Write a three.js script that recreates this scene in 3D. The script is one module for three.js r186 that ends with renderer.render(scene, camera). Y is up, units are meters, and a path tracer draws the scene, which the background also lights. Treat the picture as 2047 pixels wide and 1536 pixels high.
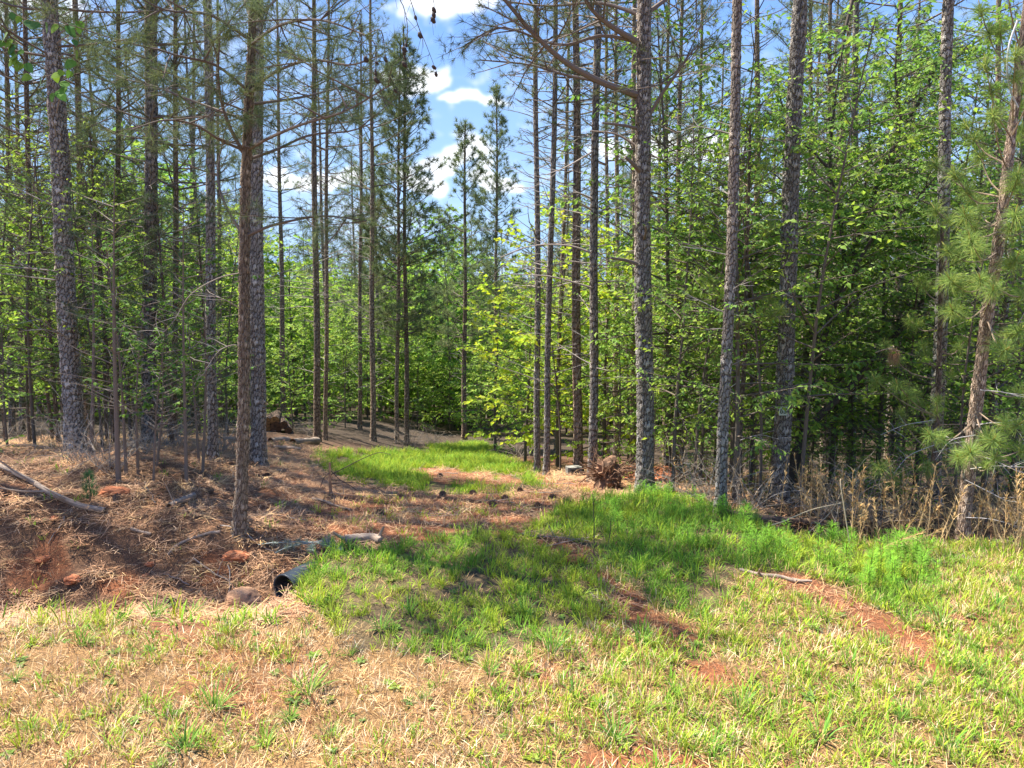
import * as THREE from 'three';
import { FontLoader } from 'three/addons/loaders/FontLoader.js';
import { TextGeometry } from 'three/addons/geometries/TextGeometry.js';

// ---------- camera, sky, sun, exposure ----------
const scene = new THREE.Scene();
const EYE = 3.2, PITCH = -8.03 * Math.PI / 180, F = 1475;          // F: focal length in pixels of the 2047 x 1536 photograph
const camera = new THREE.PerspectiveCamera(2 * Math.atan(768 / F) * 180 / Math.PI, 4 / 3, 0.1, 3000);
camera.position.set(0, EYE, 0);
camera.rotation.x = PITCH;
const renderer = new THREE.WebGLRenderer({ antialias: true });
renderer.toneMapping = THREE.LinearToneMapping;
renderer.toneMappingExposure = 2.95;
renderer.shadowMap.enabled = true;

const SUN_DIR = new THREE.Vector3(-0.46, 0.87, -0.2).normalize();
const sun = new THREE.DirectionalLight(new THREE.Color(1.0, 0.93, 0.8), 5);
sun.position.copy(SUN_DIR).multiplyScalar(120);
sun.castShadow = true;
sun.shadow.mapSize.set(4096, 4096);
Object.assign(sun.shadow.camera, { left: -60, right: 60, top: 60, bottom: -60, near: 1, far: 300 });
scene.add(sun, sun.target);

// ---------- random numbers and noise ----------
function rng(seed) {
  let a = seed >>> 0;
  return () => { a = (a + 0x6D2B79F5) | 0; let t = Math.imul(a ^ (a >>> 15), 1 | a); t = (t + Math.imul(t ^ (t >>> 7), 61 | t)) ^ t; return ((t ^ (t >>> 14)) >>> 0) / 4294967296; };
}
function hash2(i, j, s = 0) { let h = Math.imul(i, 374761393) ^ Math.imul(j, 668265263) ^ Math.imul(s + 17, 2246822519); h = Math.imul(h ^ (h >>> 13), 1274126177); return ((h ^ (h >>> 16)) >>> 0) / 4294967296; }
function vnoise(x, y, s = 0) {
  const i = Math.floor(x), j = Math.floor(y); let u = x - i, v = y - j; u = u * u * (3 - 2 * u); v = v * v * (3 - 2 * v);
  const a = hash2(i, j, s), b = hash2(i + 1, j, s), c = hash2(i, j + 1, s), d = hash2(i + 1, j + 1, s);
  return a + (b - a) * u + (c - a) * v + (a - b - c + d) * u * v;
}
function fbm(x, y, o = 4, s = 0) { let t = 0, a = 0.5, f = 1; for (let k = 0; k < o; k++) { t += a * vnoise(x * f, y * f, s + k); a *= 0.5; f *= 2.03; } return t / (1 - Math.pow(0.5, o)); }
const ss = (a, b, x) => { const t = Math.min(1, Math.max(0, (x - a) / (b - a))); return t * t * (3 - 2 * t); };
const mix = (a, b, t) => a + (b - a) * t;
const V = (x, y, z) => new THREE.Vector3(x, y, z);

// sky: blue air, fair-weather cumulus all round
{
  const w = 2048, h = 1024, data = new Float32Array(w * h * 4);
  const puffs = [[-4.5, 19.5, 5.2, 2.4], [-7.0, 14.6, 2.6, 1.7], [-3.2, 13.2, 2.2, .7], [-4.2, 9.0, 3.2, 1.5], [-6.8, 7.2, 2.2, 1.2], [-1.2, 7.3, 1.8, 1.2], [-35, 17, 6, 3], [-15, 7, 5, 1.2], [12, 9, 6, 1.6], [24, 7, 6, 2], [42, 15, 7, 2.5]];
  const R = rng(5);
  for (let k = 0; k < 130; k++) { let az = -180 + 360 * R(); if (Math.abs(az) < 45) az += az < 0 ? -60 : 60; puffs.push([az, 5 + 50 * R() * R(), 3 + 6 * R(), 1.2 + 2 * R()]); }
  for (let j = 0; j < h; j++) {
    const el = ((j + .5) / h - .5) * 180;
    for (let i = 0; i < w; i++) {
      const k = (j * w + i) * 4;
      let th = ((i + .5) / w - .5) * 360;                          // atan2(z, x)
      let az = th + 90; if (az > 180) az -= 360;                   // 0 = straight ahead (-z), positive to the right
      const e = Math.max(el, 0), t = ss(0, 32, e);
      let r = mix(.2, .036, t), g = mix(.31, .12, t), b = mix(.46, .375, t);
      let dens = 0;
      if (el > -2) {
        const wx = (fbm(az * .35 + 40, el * .5, 4, 3) - .5), wy = (fbm(az * .35 + 9, el * .5, 4, 8) - .5);
        const wr = az + wx * 5, we = el + wy * 3.2;
        for (const [pa, pe, sa, se] of puffs) { const dx = (wr - pa) / sa, dy = (we - pe) / se; const q = dx * dx + dy * dy * (dy < 0 ? 2.2 : 1); if (q < 4) dens = Math.max(dens, 1.15 - q); }
        dens = ss(0.05, .75, dens + (fbm(az * 1.1, el * 1.6, 4, 21) - .5) * .9);
        const thin = ss(.5, .85, fbm(az * .09 + 3, el * .22, 4, 31)) * .35; dens = Math.max(dens, thin);
      }
      const sh = .9 + .25 * (fbm(az * .8, el * 1.2, 3, 55) - .5);
      r = mix(r, .56 * sh, dens); g = mix(g, .58 * sh, dens); b = mix(b, .61 * sh, dens);
      data[k] = r; data[k + 1] = g; data[k + 2] = b; data[k + 3] = 1;
    }
  }
  const sky = new THREE.DataTexture(data, w, h, THREE.RGBAFormat, THREE.FloatType);
  sky.mapping = THREE.EquirectangularReflectionMapping; sky.magFilter = THREE.LinearFilter; sky.needsUpdate = true;
  scene.background = sky; scene.environment = sky;
}

// ---------- the lie of the land ----------
const PROFILE = [[-900, 0], [0, 0], [9, 0], [10.5, -.08], [12, -.28], [15, -.8], [21, -1.8], [27, -2.7], [32, -3.5], [42, -5.1], [60, -7.6], [90, -9.5], [140, -10], [260, -6], [900, 0]];
function prof(d) { let k = 1; while (k < PROFILE.length - 1 && d > PROFILE[k][0]) k++; const [a, p] = PROFILE[k - 1], [b, q] = PROFILE[k]; return p + (q - p) * Math.min(1, Math.max(0, (d - a) / (b - a))); }
function ground(x, z) {
  const d = -z;
  let y = (prof(d - .8) + prof(d) + prof(d + .8)) / 3;
  y += .68 * ss(-2.2, -6.5, x) * ss(7.6, 10.4, d);                                   // the left side stands higher
  const left = ss(-2.05, -2.65, x);
  const q = (d - 7.65 - .12 * Math.sin(x * 1.3)) / .74; y -= .36 * Math.exp(-q * q) * left;       // ditch
  const p = (d - 8.9 - .1 * Math.sin(x * 2.1)) / .5; y += .13 * Math.exp(-p * p) * ss(-1.3, -2.2, x);   // lip of the bank
  const c = (d - 9.5) / .55; y -= .36 * Math.exp(-c * c) * ss(3.3, 3.9, x);          // ditch beyond the culvert
  y -= .2 * ss(3.1, 5.5, x) * ss(9.4, 11.5, d) * (1 - ss(20, 30, d));
  y += .1 * Math.exp(-Math.pow((d - 8.2) / 1.4, 2)) * ss(-2.4, -1.2, x) * (1 - ss(2.8, 3.6, x));  // fill over the culvert
  const near = 1 - ss(25, 60, d);
  y += (fbm(x * .55 + 7, z * .55, 3, 2) - .5) * .12 * near + (fbm(x * 3 + 7, z * 3, 2, 5) - .5) * .035 * near + (fbm(x * .05, z * .05, 3, 12) - .5) * 2 * ss(40, 90, Math.abs(d));
  const clod = ss(-2.6, -3.2, x) * ss(6.8, 7.6, d) * (1 - ss(9.2, 9.9, d)); y += clod * (fbm(x * 2.2, z * 3.1, 3, 44) - .5) * .22;
  return y;
}
const CP = Math.cos(PITCH), SP = Math.sin(PITCH);
function rayDir(px, py) { const x = (px - 1023.5) / F, y = (768 - py) / F; return V(x, y * CP + SP, y * SP - CP); }
function atDepth(px, py, d) { const r = rayDir(px, py); return V(0, EYE, 0).addScaledVector(r, d / -r.z); }
function spot(px, py) {                                                              // where a sight line meets the ground
  const r = rayDir(px, py); let t = 3, s = .05;
  const below = (t) => EYE + r.y * t < ground(r.x * t, r.z * t);
  while (t < 150 && !below(t)) t += s * (1 + t * .05);
  let a = t - s * (1 + t * .05), b = t; for (let k = 0; k < 18; k++) { const m = (a + b) / 2; below(m) ? b = m : a = m; }
  return V(r.x * b, ground(r.x * b, r.z * b), r.z * b);
}
function footing(px, d) { const p = atDepth(px, 768, d); let x = p.x; for (let k = 0; k < 3; k++) { const y = ground(x, -d); const r = (EYE - y) / d; x = (px - 1023.5) / F * (d * CP + (EYE - y) * -SP); } return V(x, ground(x, -d), -d); }
const poly = (pts) => pts.map(([a, b]) => { const p = spot(a, b); return [p.x, p.z]; });
function inside(P, x, z) { let c = false; for (let i = 0, j = P.length - 1; i < P.length; j = i++) { const [xi, zi] = P[i], [xj, zj] = P[j]; if ((zi > z) !== (zj > z) && x < (xj - xi) * (z - zi) / (zj - zi) + xi) c = !c; } return c; }

// ---------- building helpers ----------
const counts = {};
function numbered(n) { const k = counts[n] = (counts[n] ?? -1) + 1; return k ? n + '_' + String(k).padStart(3, '0') : n; }
function tag(o, label, category, group, kind) { Object.assign(o.userData, { label, category }); if (group) o.userData.group = group; if (kind) o.userData.kind = kind; return o; }
function thing(name, label, category, pos, group) { const o = new THREE.Group(); o.name = numbered(name); if (pos) o.position.copy(pos); scene.add(o); return tag(o, label, category, group); }
function mesh(name, geo, mat, parent = scene) { const m = new THREE.Mesh(geo, mat); m.name = parent === scene ? numbered(name) : name; m.castShadow = m.receiveShadow = true; parent.add(m); return m; }
function stuffPart(m) { m.userData.kind = 'stuff'; return m; }
function copyOf(root, pos, turn, s, label, group) { const r = root.clone(); r.name = numbered(root.name.replace(/_\d{3}$/, '')); r.userData = { ...root.userData }; scene.add(r); r.position.copy(pos); r.rotation.set(0, turn, 0); r.scale.setScalar(s); if (label) r.userData.label = label; if (group) r.userData.group = group; return r; }

class GB {                                                                           // collects faces of one mesh
  constructor(smooth) { this.p = []; this.n = smooth ? [] : null; this.u = smooth ? [] : null; this.c = []; this.i = []; }
  v(x, y, z, c) { this.p.push(x, y, z); this.c.push(c[0], c[1], c[2]); return this.p.length / 3 - 1; }
  tri(a, b, c) { this.i.push(a, b, c); }
  tube(pts, rad, seg, col, uRep = 1, vM = 1, disp, cap) {
    const n = pts.length; if (rad.length !== n) { const q = rad; rad = pts.map((_, k) => q[Math.round(k / (n - 1) * (q.length - 1))]); } let t = V(0, 0, 0), nx = V(0, 0, 0), bx = V(0, 0, 0), q = V(0, 0, 0), first = this.p.length / 3, len = 0;
    let ref = null;
    for (let k = 0; k < n; k++) {
      t.copy(pts[Math.min(k + 1, n - 1)]).sub(pts[Math.max(k - 1, 0)]).normalize();
      if (!ref) ref = Math.abs(t.y) > .8 ? V(1, 0, 0) : V(0, 1, 0);
      nx.copy(ref).addScaledVector(t, -ref.dot(t)).normalize(); bx.crossVectors(t, nx); ref = nx.clone();
      if (k) len += pts[k].distanceTo(pts[k - 1]);
      for (let s = 0; s <= seg; s++) {
        const a = s / seg * Math.PI * 2, ca = Math.cos(a), sa = Math.sin(a);
        q.set(0, 0, 0).addScaledVector(nx, ca).addScaledVector(bx, sa);
        let r = rad[k]; if (disp) r += disp(s / seg, len, k);
        this.p.push(pts[k].x + q.x * r, pts[k].y + q.y * r, pts[k].z + q.z * r); const cc = typeof col === 'function' ? col(s / seg, len) : col; this.c.push(cc[0], cc[1], cc[2]);
        if (this.n) { this.n.push(q.x, q.y, q.z); this.u.push(s / seg * uRep, len / vM); }
      }
    }
    const w = seg + 1;
    for (let k = 0; k < n - 1; k++) for (let s = 0; s < seg; s++) { const a = first + k * w + s, b = a + 1, c = a + w, d = c + 1; this.i.push(a, b, c, b, d, c); }
    if (cap) for (const k of [0, n - 1]) { const c0 = this.p.length / 3; this.p.push(pts[k].x, pts[k].y, pts[k].z); { const cc = typeof col === 'function' ? col(0, 0) : col; this.c.push(cc[0], cc[1], cc[2]); } if (this.n) { const dd = pts[k].clone().sub(pts[k ? k - 1 : 1]).normalize(); this.n.push(dd.x, dd.y, dd.z); this.u.push(.5, .5); } for (let s = 0; s < seg; s++) { const a = first + k * w + s; this.i.push(c0, a, a + 1); } }
    return this;
  }
  geo() {
    const g = new THREE.BufferGeometry();
    g.setAttribute('position', new THREE.Float32BufferAttribute(this.p, 3));
    if (this.n) { g.setAttribute('normal', new THREE.Float32BufferAttribute(this.n, 3)); g.setAttribute('uv', new THREE.Float32BufferAttribute(this.u, 2)); }
    g.setAttribute('color', new THREE.Float32BufferAttribute(this.c, 3));
    g.setIndex(this.i); return g;
  }
}
function randDir(R) { const z = 2 * R() - 1, a = R() * 6.2832, s = Math.sqrt(1 - z * z); return V(s * Math.cos(a), z, s * Math.sin(a)); }
function jitter(c, R, a = .25) { const k = 1 + (R() - .5) * 2 * a, w = (R() - .5) * a * .7; return [c[0] * (k + w), c[1] * k, c[2] * (k - w)]; }
// a brush of needles round the end of a shoot
function tuft(g, pos, dir, len, n, w, col, R, spread = 1, droop = .25) {
  const c = jitter(col, R, .22);
  const side = V(0, 0, 0), e = V(0, 0, 0);
  for (let k = 0; k < n; k++) {
    const o = randDir(R), f = .35 + .65 * R();
    e.copy(dir).multiplyScalar(.25 + .9 * R()).addScaledVector(o, .85 * spread); e.y -= droop * R(); e.normalize();
    side.crossVectors(e, randDir(R)).normalize().multiplyScalar(w * .5);
    const l = len * (.7 + .4 * R()), s = (R() - .5) * len * .35, cc = R() < .12 ? [c[0] * 1.5, c[1] * 1.3, c[2]] : c;
    const bx = pos.x + dir.x * s, by = pos.y + dir.y * s, bz = pos.z + dir.z * s;
    const a = g.v(bx - side.x, by - side.y, bz - side.z, cc), b = g.v(bx + side.x, by + side.y, bz + side.z, cc);
    const t1 = g.v(bx + e.x * l, by + e.y * l - droop * l * .12, bz + e.z * l, cc); g.tri(a, b, t1);
  }
}
// one broad leaf
function leaf(g, pos, dir, nrm, len, wid, col, fine = true) {
  const s = V(0, 0, 0).crossVectors(dir, nrm).normalize(), n = V(0, 0, 0).crossVectors(s, dir).normalize(), h = len * .45;
  const P = (a, b, c) => g.v(pos.x + dir.x * a + s.x * b + n.x * c, pos.y + dir.y * a + s.y * b + n.y * c, pos.z + dir.z * a + s.z * b + n.z * c, col);
  const A = P(0, 0, 0), L = P(h, wid * .5, wid * .12), T = P(len, 0, -len * .14), Rr = P(h, -wid * .5, wid * .12);
  if (fine) { const M = P(h, 0, 0); g.tri(A, L, M); g.tri(L, T, M); g.tri(T, Rr, M); g.tri(Rr, A, M); } else { g.tri(A, L, T); g.tri(A, T, Rr); }
}
function blade(g, x, y, z, az, len, wid, bend, lean, col, segs = 3) {
  const dx = Math.cos(az), dz = Math.sin(az); let px = x, py = y, pz = z, a = lean; let la = -1, lb = -1;
  for (let k = 0; k <= segs; k++) {
    const t = k / segs, w = wid * .5 * (k === segs ? 0 : 1 - t * t * .6);
    if (k === segs) { const c = g.v(px, py, pz, col); g.tri(la, lb, c); break; }
    const A = g.v(px - dz * w, py, pz + dx * w, col), B = g.v(px + dz * w, py, pz - dx * w, col);
    if (k) { g.tri(la, lb, A); g.tri(lb, B, A); }
    la = A; lb = B; const l = len / segs; px += dx * Math.sin(a) * l; pz += dz * Math.sin(a) * l; py += Math.cos(a) * l; a += bend / segs;
  }
}

// ---------- materials ----------
const foliage = (name, through, rough = 1) => new THREE.MeshPhysicalMaterial({ name, vertexColors: true, roughness: rough, transmission: through, thickness: 0, side: THREE.DoubleSide, specularIntensity: .35 });
const M = {
  needle: foliage('pine needles', .3), bright: foliage('young pine needles', .42), leaf: foliage('broad leaves', .58, .94), grass: foliage('grass blades', .35, .95),
  dry: new THREE.MeshStandardMaterial({ name: 'dry stalks', vertexColors: true, roughness: .95, side: THREE.DoubleSide }),
  twig: new THREE.MeshStandardMaterial({ name: 'twig bark', vertexColors: true, roughness: .95 }),
};
function dataTex(w, h, f, srgb) { const d = new Uint8Array(w * h * 4); for (let j = 0; j < h; j++) for (let i = 0; i < w; i++) { const c = f(i / w, j / h), k = (j * w + i) * 4; d[k] = c[0]; d[k + 1] = c[1]; d[k + 2] = c[2]; d[k + 3] = 255; } const t = new THREE.DataTexture(d, w, h); t.wrapS = t.wrapT = THREE.RepeatWrapping; t.magFilter = THREE.LinearFilter; t.minFilter = THREE.LinearMipmapLinearFilter; t.generateMipmaps = true; if (srgb) t.colorSpace = THREE.SRGBColorSpace; t.needsUpdate = true; return t; }
// pine bark: scaly plates parted by furrows; the tile is .5 m round and 1 m up
const BN = 8, BM = 9;
function barkCell(u, v) {
  const x = u * BN, y = v * BM, i = Math.floor(x), j = Math.floor(y); let f1 = 9, f2 = 9, id = 0;
  for (let a = -1; a <= 1; a++) for (let b = -2; b <= 2; b++) {
    const ci = ((i + a) % BN + BN) % BN, cj = ((j + b) % BM + BM) % BM;
    const dx = i + a + .1 + .8 * hash2(ci, cj, 3) - x, dy = (j + b + .05 + .9 * hash2(ci, cj, 4) - y) * .72, q = Math.max(Math.abs(dx) * .9, Math.abs(dy)) * .5 + Math.hypot(dx, dy) * .5;
    if (q < f1) { f2 = f1; f1 = q; id = hash2(ci, cj, 9); } else if (q < f2) f2 = q;
  }
  return [f2 - f1, id];
}
const BW = 256, BH = 512, barkH = new Float32Array(BW * BH), barkId = new Float32Array(BW * BH);
for (let j = 0; j < BH; j++) for (let i = 0; i < BW; i++) {
  const u = i / BW, v = j / BH, wu = (vnoise(Math.sin(u * 6.283) * 3 + 9, Math.cos(u * 6.283) * 3 + Math.sin(v * 6.283) * 5, 5) - .5) * .06;
  const tn = (fx, fy, s) => { const a = vnoise(u * fx, v * fy, s), b = vnoise((u - 1) * fx, v * fy, s), c = vnoise(u * fx, (v - 1) * fy, s), d = vnoise((u - 1) * fx, (v - 1) * fy, s), x = ss(.8, 1, u), y = ss(.8, 1, v); return mix(mix(a, b, x), mix(c, d, x), y); };
  const n1 = tn(14, 20, 61) - .5, n2 = tn(30, 44, 62) - .5, n3 = tn(6, 5, 63);
  const [e, id] = barkCell(u + wu + n1 * .07 + n2 * .02, v + wu * .6 + n2 * .04 + n1 * .05), [e2] = barkCell(u * 2 + n1 * .1 + .3, v * 2 + n2 * .08);
  barkH[j * BW + i] = ss(.0, .3, e + n2 * .1) * (.45 + .35 * id + .2 * n3) * (.75 + .25 * ss(0, .22, e2)); barkId[j * BW + i] = id;
}
const barkAt = (u, v) => barkH[(((Math.floor(v * BH) % BH) + BH) % BH) * BW + (((Math.floor(u * BW) % BW) + BW) % BW)];
function barkTex(light, dark, flake) {
  return dataTex(BW, BH, (u, v) => {
    const k = Math.round(v * BH) * BW + Math.round(u * BW), h = barkH[k], id = barkId[k];
    const n = .88 + .2 * hash2(Math.round(u * BW), Math.round(v * BH), 7) + (fbm(u * 40, v * 60, 2, 3) - .5) * .35, t = ss(.08, .42, h);
    const f = id > .8 ? flake : light;
    return [0, 1, 2].map((q) => Math.max(0, Math.min(255, mix(dark[q], f[q] * (.86 + .2 * id), t) * n)));
  }, true);
}
const barkBump = dataTex(BW, BH, (u, v) => { const h = barkH[Math.round(v * BH) * BW + Math.round(u * BW)] * 225 + 30 * hash2(Math.round(u * BW), Math.round(v * BH), 7); return [h, h, h]; });
const barkMat = (name, l, d, f) => new THREE.MeshStandardMaterial({ name, map: barkTex(l, d, f), bumpMap: barkBump, bumpScale: .03, roughness: .95, vertexColors: true });
M.barkGrey = barkMat('grey pine bark', [162, 156, 149], [92, 84, 77], [184, 179, 172]);
M.barkBrown = barkMat('brown pine bark', [166, 149, 132], [102, 85, 71], [184, 169, 152]);

// ---------- ground ----------
const CLAY = [
  [[1075, 1092], [1130, 1080], [1182, 1095], [1192, 1132], [1085, 1122]], [[1212, 1172], [1262, 1168], [1345, 1225], [1390, 1262], [1330, 1278], [1225, 1210]],
  [[1478, 1138], [1600, 1152], [1700, 1185], [1800, 1235], [1900, 1295], [1870, 1335], [1760, 1280], [1640, 1205], [1500, 1165]],
  [[1360, 1320], [1450, 1310], [1480, 1370], [1390, 1390]], [[1125, 1380], [1215, 1375], [1230, 1410], [1140, 1420]], [[1120, 1500], [1330, 1470], [1480, 1536], [1150, 1536]],
  [[812, 938], [900, 934], [985, 948], [1040, 966], [1010, 984], [870, 968]], [[640, 1005], [800, 1000], [1050, 1018], [1062, 1060], [860, 1078], [690, 1082], [610, 1040]],
  [[700, 992], [900, 988], [1060, 992], [1150, 990], [1180, 972], [1230, 985], [1150, 1015], [1060, 1022], [900, 1008], [760, 1006]], [[1060, 940], [1130, 960], [1200, 972], [1150, 985], [1080, 968]],
  [[400, 1098], [520, 1092], [515, 1145], [430, 1150]], [[50, 1112], [110, 1102], [130, 1140], [70, 1152]], [[195, 1180], [260, 1175], [262, 1208], [210, 1212]], [[398, 1208], [520, 1195], [540, 1222], [420, 1230]],
].map(poly);
const LUSH = [
  [[612, 1150], [650, 1098], [760, 1088], [900, 1062], [1060, 1050], [1130, 1010], [1200, 998], [1300, 985], [1400, 1000], [1480, 1035], [1560, 1070], [1660, 1100], [1600, 1150], [1480, 1138], [1420, 1215], [1350, 1215], [1262, 1160], [1205, 1160], [1190, 1280], [1050, 1300], [880, 1320], [720, 1290], [620, 1225], [585, 1180]],
  [[1500, 1060], [1700, 1095], [1850, 1130], [1870, 1240], [1700, 1175], [1600, 1145]],
].map(poly);
const TRAIL = [[[640, 912], [760, 902], [900, 896], [980, 905], [1060, 938], [1120, 978], [1000, 990], [820, 982], [690, 962], [650, 940]], [[830, 890], [960, 886], [1000, 902], [860, 900]]].map(poly);
const any = (L, x, z) => { for (const P of L) if (inside(P, x, z)) return 1; return 0; };
function zone(x, z) {                                                                // what grows or lies on each spot
  const d = -z, wx = (fbm(x * 2.1, z * 2.1, 3, 61) - .5) * .7, wz = (fbm(x * 2.1, z * 2.1, 3, 67) - .5) * .9;
  const k = Math.min(1.6, Math.max(.7, d / 9)), X = x + wx * k, Z = z + wz * k;
  let clay = any(CLAY, X, Z), lush = any(LUSH, X, Z), trail = any(TRAIL, X, Z);
  if (clay) { lush = 0; trail = 0; }
  const lip = mix(6.75, 9.1, ss(-2.4, .8, X)) + 1.1 * (fbm(x * 1.1, z * .6, 3, 5) - .5);
  const verge = d < lip && !clay ? 1 : 0;
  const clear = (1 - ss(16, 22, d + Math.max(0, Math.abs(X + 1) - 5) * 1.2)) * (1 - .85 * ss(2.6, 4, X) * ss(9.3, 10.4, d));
  return { clay, lush, trail, verge, clear, d };
}
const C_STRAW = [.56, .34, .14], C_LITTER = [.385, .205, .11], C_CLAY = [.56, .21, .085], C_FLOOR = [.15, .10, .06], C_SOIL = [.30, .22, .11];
function groundColour(x, z) {
  const q = zone(x, z), n = fbm(x * .9, z * .9, 4, 77), m = fbm(x * 5, z * 5, 3, 78);
  let c = C_LITTER.map((a, i) => mix(a, C_CLAY[i], Math.min(1, .55 * ss(.56, .72, n) + .35 * (1 - ss(2.2, 4.5, Math.abs(x + .8))) * ss(8.8, 10, -z))));
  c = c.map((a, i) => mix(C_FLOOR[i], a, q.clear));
  if (q.verge) c = C_STRAW.map((a, i) => mix(a, C_CLAY[i], .6 * ss(.58, .7, n)));
  if (q.lush || q.trail) c = C_SOIL;
  if (q.clay) c = C_CLAY;
  return c.map((a) => a * (.72 + .56 * m));
}
{
  const xs = [], zs = [];
  for (let x = -13; x <= 13.001; x += .11) xs.push(x);
  for (let s = .16, x = 13; x < 700;) { s *= 1.22; x += s; xs.push(x); xs.unshift(-x); }
  for (let d = 2.5; d <= 22.001; d += .11) zs.push(-d);
  for (let s = .16, d = 22; d < 900;) { s *= 1.16; d += s; zs.push(-d); }
  for (let s = .3, d = 2.5; d > -300;) { s *= 1.3; d -= s; zs.unshift(-d); }
  const p = [], u = [], c = [], idx = [], W = xs.length;
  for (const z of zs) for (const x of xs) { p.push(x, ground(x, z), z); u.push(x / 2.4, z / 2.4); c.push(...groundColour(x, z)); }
  for (let j = 0; j < zs.length - 1; j++) for (let i = 0; i < W - 1; i++) { const a = j * W + i; idx.push(a, a + 1, a + W, a + 1, a + W + 1, a + W); }
  const g = new THREE.BufferGeometry();
  g.setAttribute('position', new THREE.Float32BufferAttribute(p, 3)); g.setAttribute('uv', new THREE.Float32BufferAttribute(u, 2)); g.setAttribute('color', new THREE.Float32BufferAttribute(c, 3)); g.setIndex(idx); g.computeVertexNormals();
  // litter: criss-crossed needles and straw over crumbly earth
  const N = 1024, val = new Float32Array(N * N).fill(.52), R = rng(11);
  for (let j = 0; j < N; j++) for (let i = 0; i < N; i++) val[j * N + i] = .40 + .22 * hash2(i >> 1, j >> 1, 3) + .2 * hash2(i >> 3, j >> 3, 4);
  for (let k = 0; k < 26000; k++) {
    let x = R() * N, y = R() * N, a = R() * 6.283; const l = 12 + 55 * R() * R(), b = .45 + .75 * R(), cu = (R() - .5) * .03;
    for (let s = 0; s < l; s++) { x += Math.cos(a); y += Math.sin(a); a += cu; const i = ((Math.floor(x) % N) + N) % N, j = ((Math.floor(y) % N) + N) % N; val[j * N + i] = b; }
  }
  const tex = dataTex(N, N, (a, b) => { const v = val[Math.round(b * N) * N + Math.round(a * N)], q = 255 * Math.min(1, v * .86); return [q, q * .97, q * .93]; }, true);
  const bmp = dataTex(N, N, (a, b) => { const v = 200 * val[Math.round(b * N) * N + Math.round(a * N)]; return [v, v, v]; });
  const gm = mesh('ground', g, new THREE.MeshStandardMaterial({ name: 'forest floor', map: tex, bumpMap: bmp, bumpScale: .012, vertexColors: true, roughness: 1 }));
  tag(gm, 'red clay ground with pine straw, mown grass and a rutted track', 'ground', null, 'structure');
}

// ---------- grass, straw and litter (uncountable) ----------
function scatter(name, label, category, geos, mat, list, kind = 'stuff') {            // list: [x, y, z, turn, scale, tiltX, tiltZ, r, g, b]
  const parts = geos.map(() => []); list.forEach((e, i) => parts[i % geos.length].push(e));
  const host = new THREE.Group(); host.name = numbered(name); scene.add(host); tag(host, label, category, null, kind);
  parts.forEach((L, k) => {
    if (!L.length) return;
    const im = new THREE.InstancedMesh(geos[k], mat, L.length); im.name = name + '_patch'; im.castShadow = im.receiveShadow = true; im.userData.kind = 'stuff';
    const o = new THREE.Object3D(), col = new THREE.Color();
    L.forEach((e, i) => { o.position.set(e[0], e[1], e[2]); o.rotation.set(e[5] || 0, e[3], e[6] || 0, 'YXZ'); o.scale.set(e[4], e[4] * (e[10] || 1), e[4]); o.updateMatrix(); im.setMatrixAt(i, o.matrix); im.setColorAt(i, col.setRGB(e[7], e[8], e[9])); });
    host.add(im);
  });
  return host;
}
const W1 = [1, 1, 1];
function clump(seed, n, len, wid, bend, lean, rad) { const R = rng(seed), g = new GB(); for (let k = 0; k < n; k++) { const a = R() * 6.283, r = rad * Math.sqrt(R()), b = a + (R() - .5) * 2.2; const s = .75 + .5 * R(); blade(g, Math.cos(a) * r, -.012, Math.sin(a) * r, b, len * (.5 + .6 * R()), wid * (.7 + .5 * R()), bend * (.4 + R()), lean * R(), [s, s, s], 3); } return g.geo(); }
const grassTall = [1, 2, 3, 4].map((s) => clump(s, 13, .24, .0092, 1.2, .7, .07));
const grassWide = [5, 6, 7].map((s) => clump(s, 9, .18, .015, 1.0, .95, .05));
const grassShort = [8, 9, 10].map((s) => clump(s, 12, .10, .0085, .9, .9, .06));
const strawFlat = [11, 12, 13, 14].map((s) => clump(s, 13, .15, .0045, .5, 1.75, .08));
function needleLitter(seed) { const R = rng(seed), g = new GB(); for (let k = 0; k < 16; k++) { const a = R() * 6.283, l = .1 + .1 * R(), x = (R() - .5) * .22, z = (R() - .5) * .22, w = .0022, s = .7 + .6 * R(), y = .004 + .022 * R(), y2 = .004 + .025 * R(), dx = Math.cos(a), dz = Math.sin(a), c = [s, s, s]; const A = g.v(x - dz * w, y, z + dx * w, c), B = g.v(x + dz * w, y, z - dx * w, c), C = g.v(x + dx * l - dz * w, y2, z + dz * l + dx * w, c), D = g.v(x + dx * l + dz * w, y2, z + dz * l - dx * w, c); g.tri(A, B, C); g.tri(B, D, C); } return g.geo(); }
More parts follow.
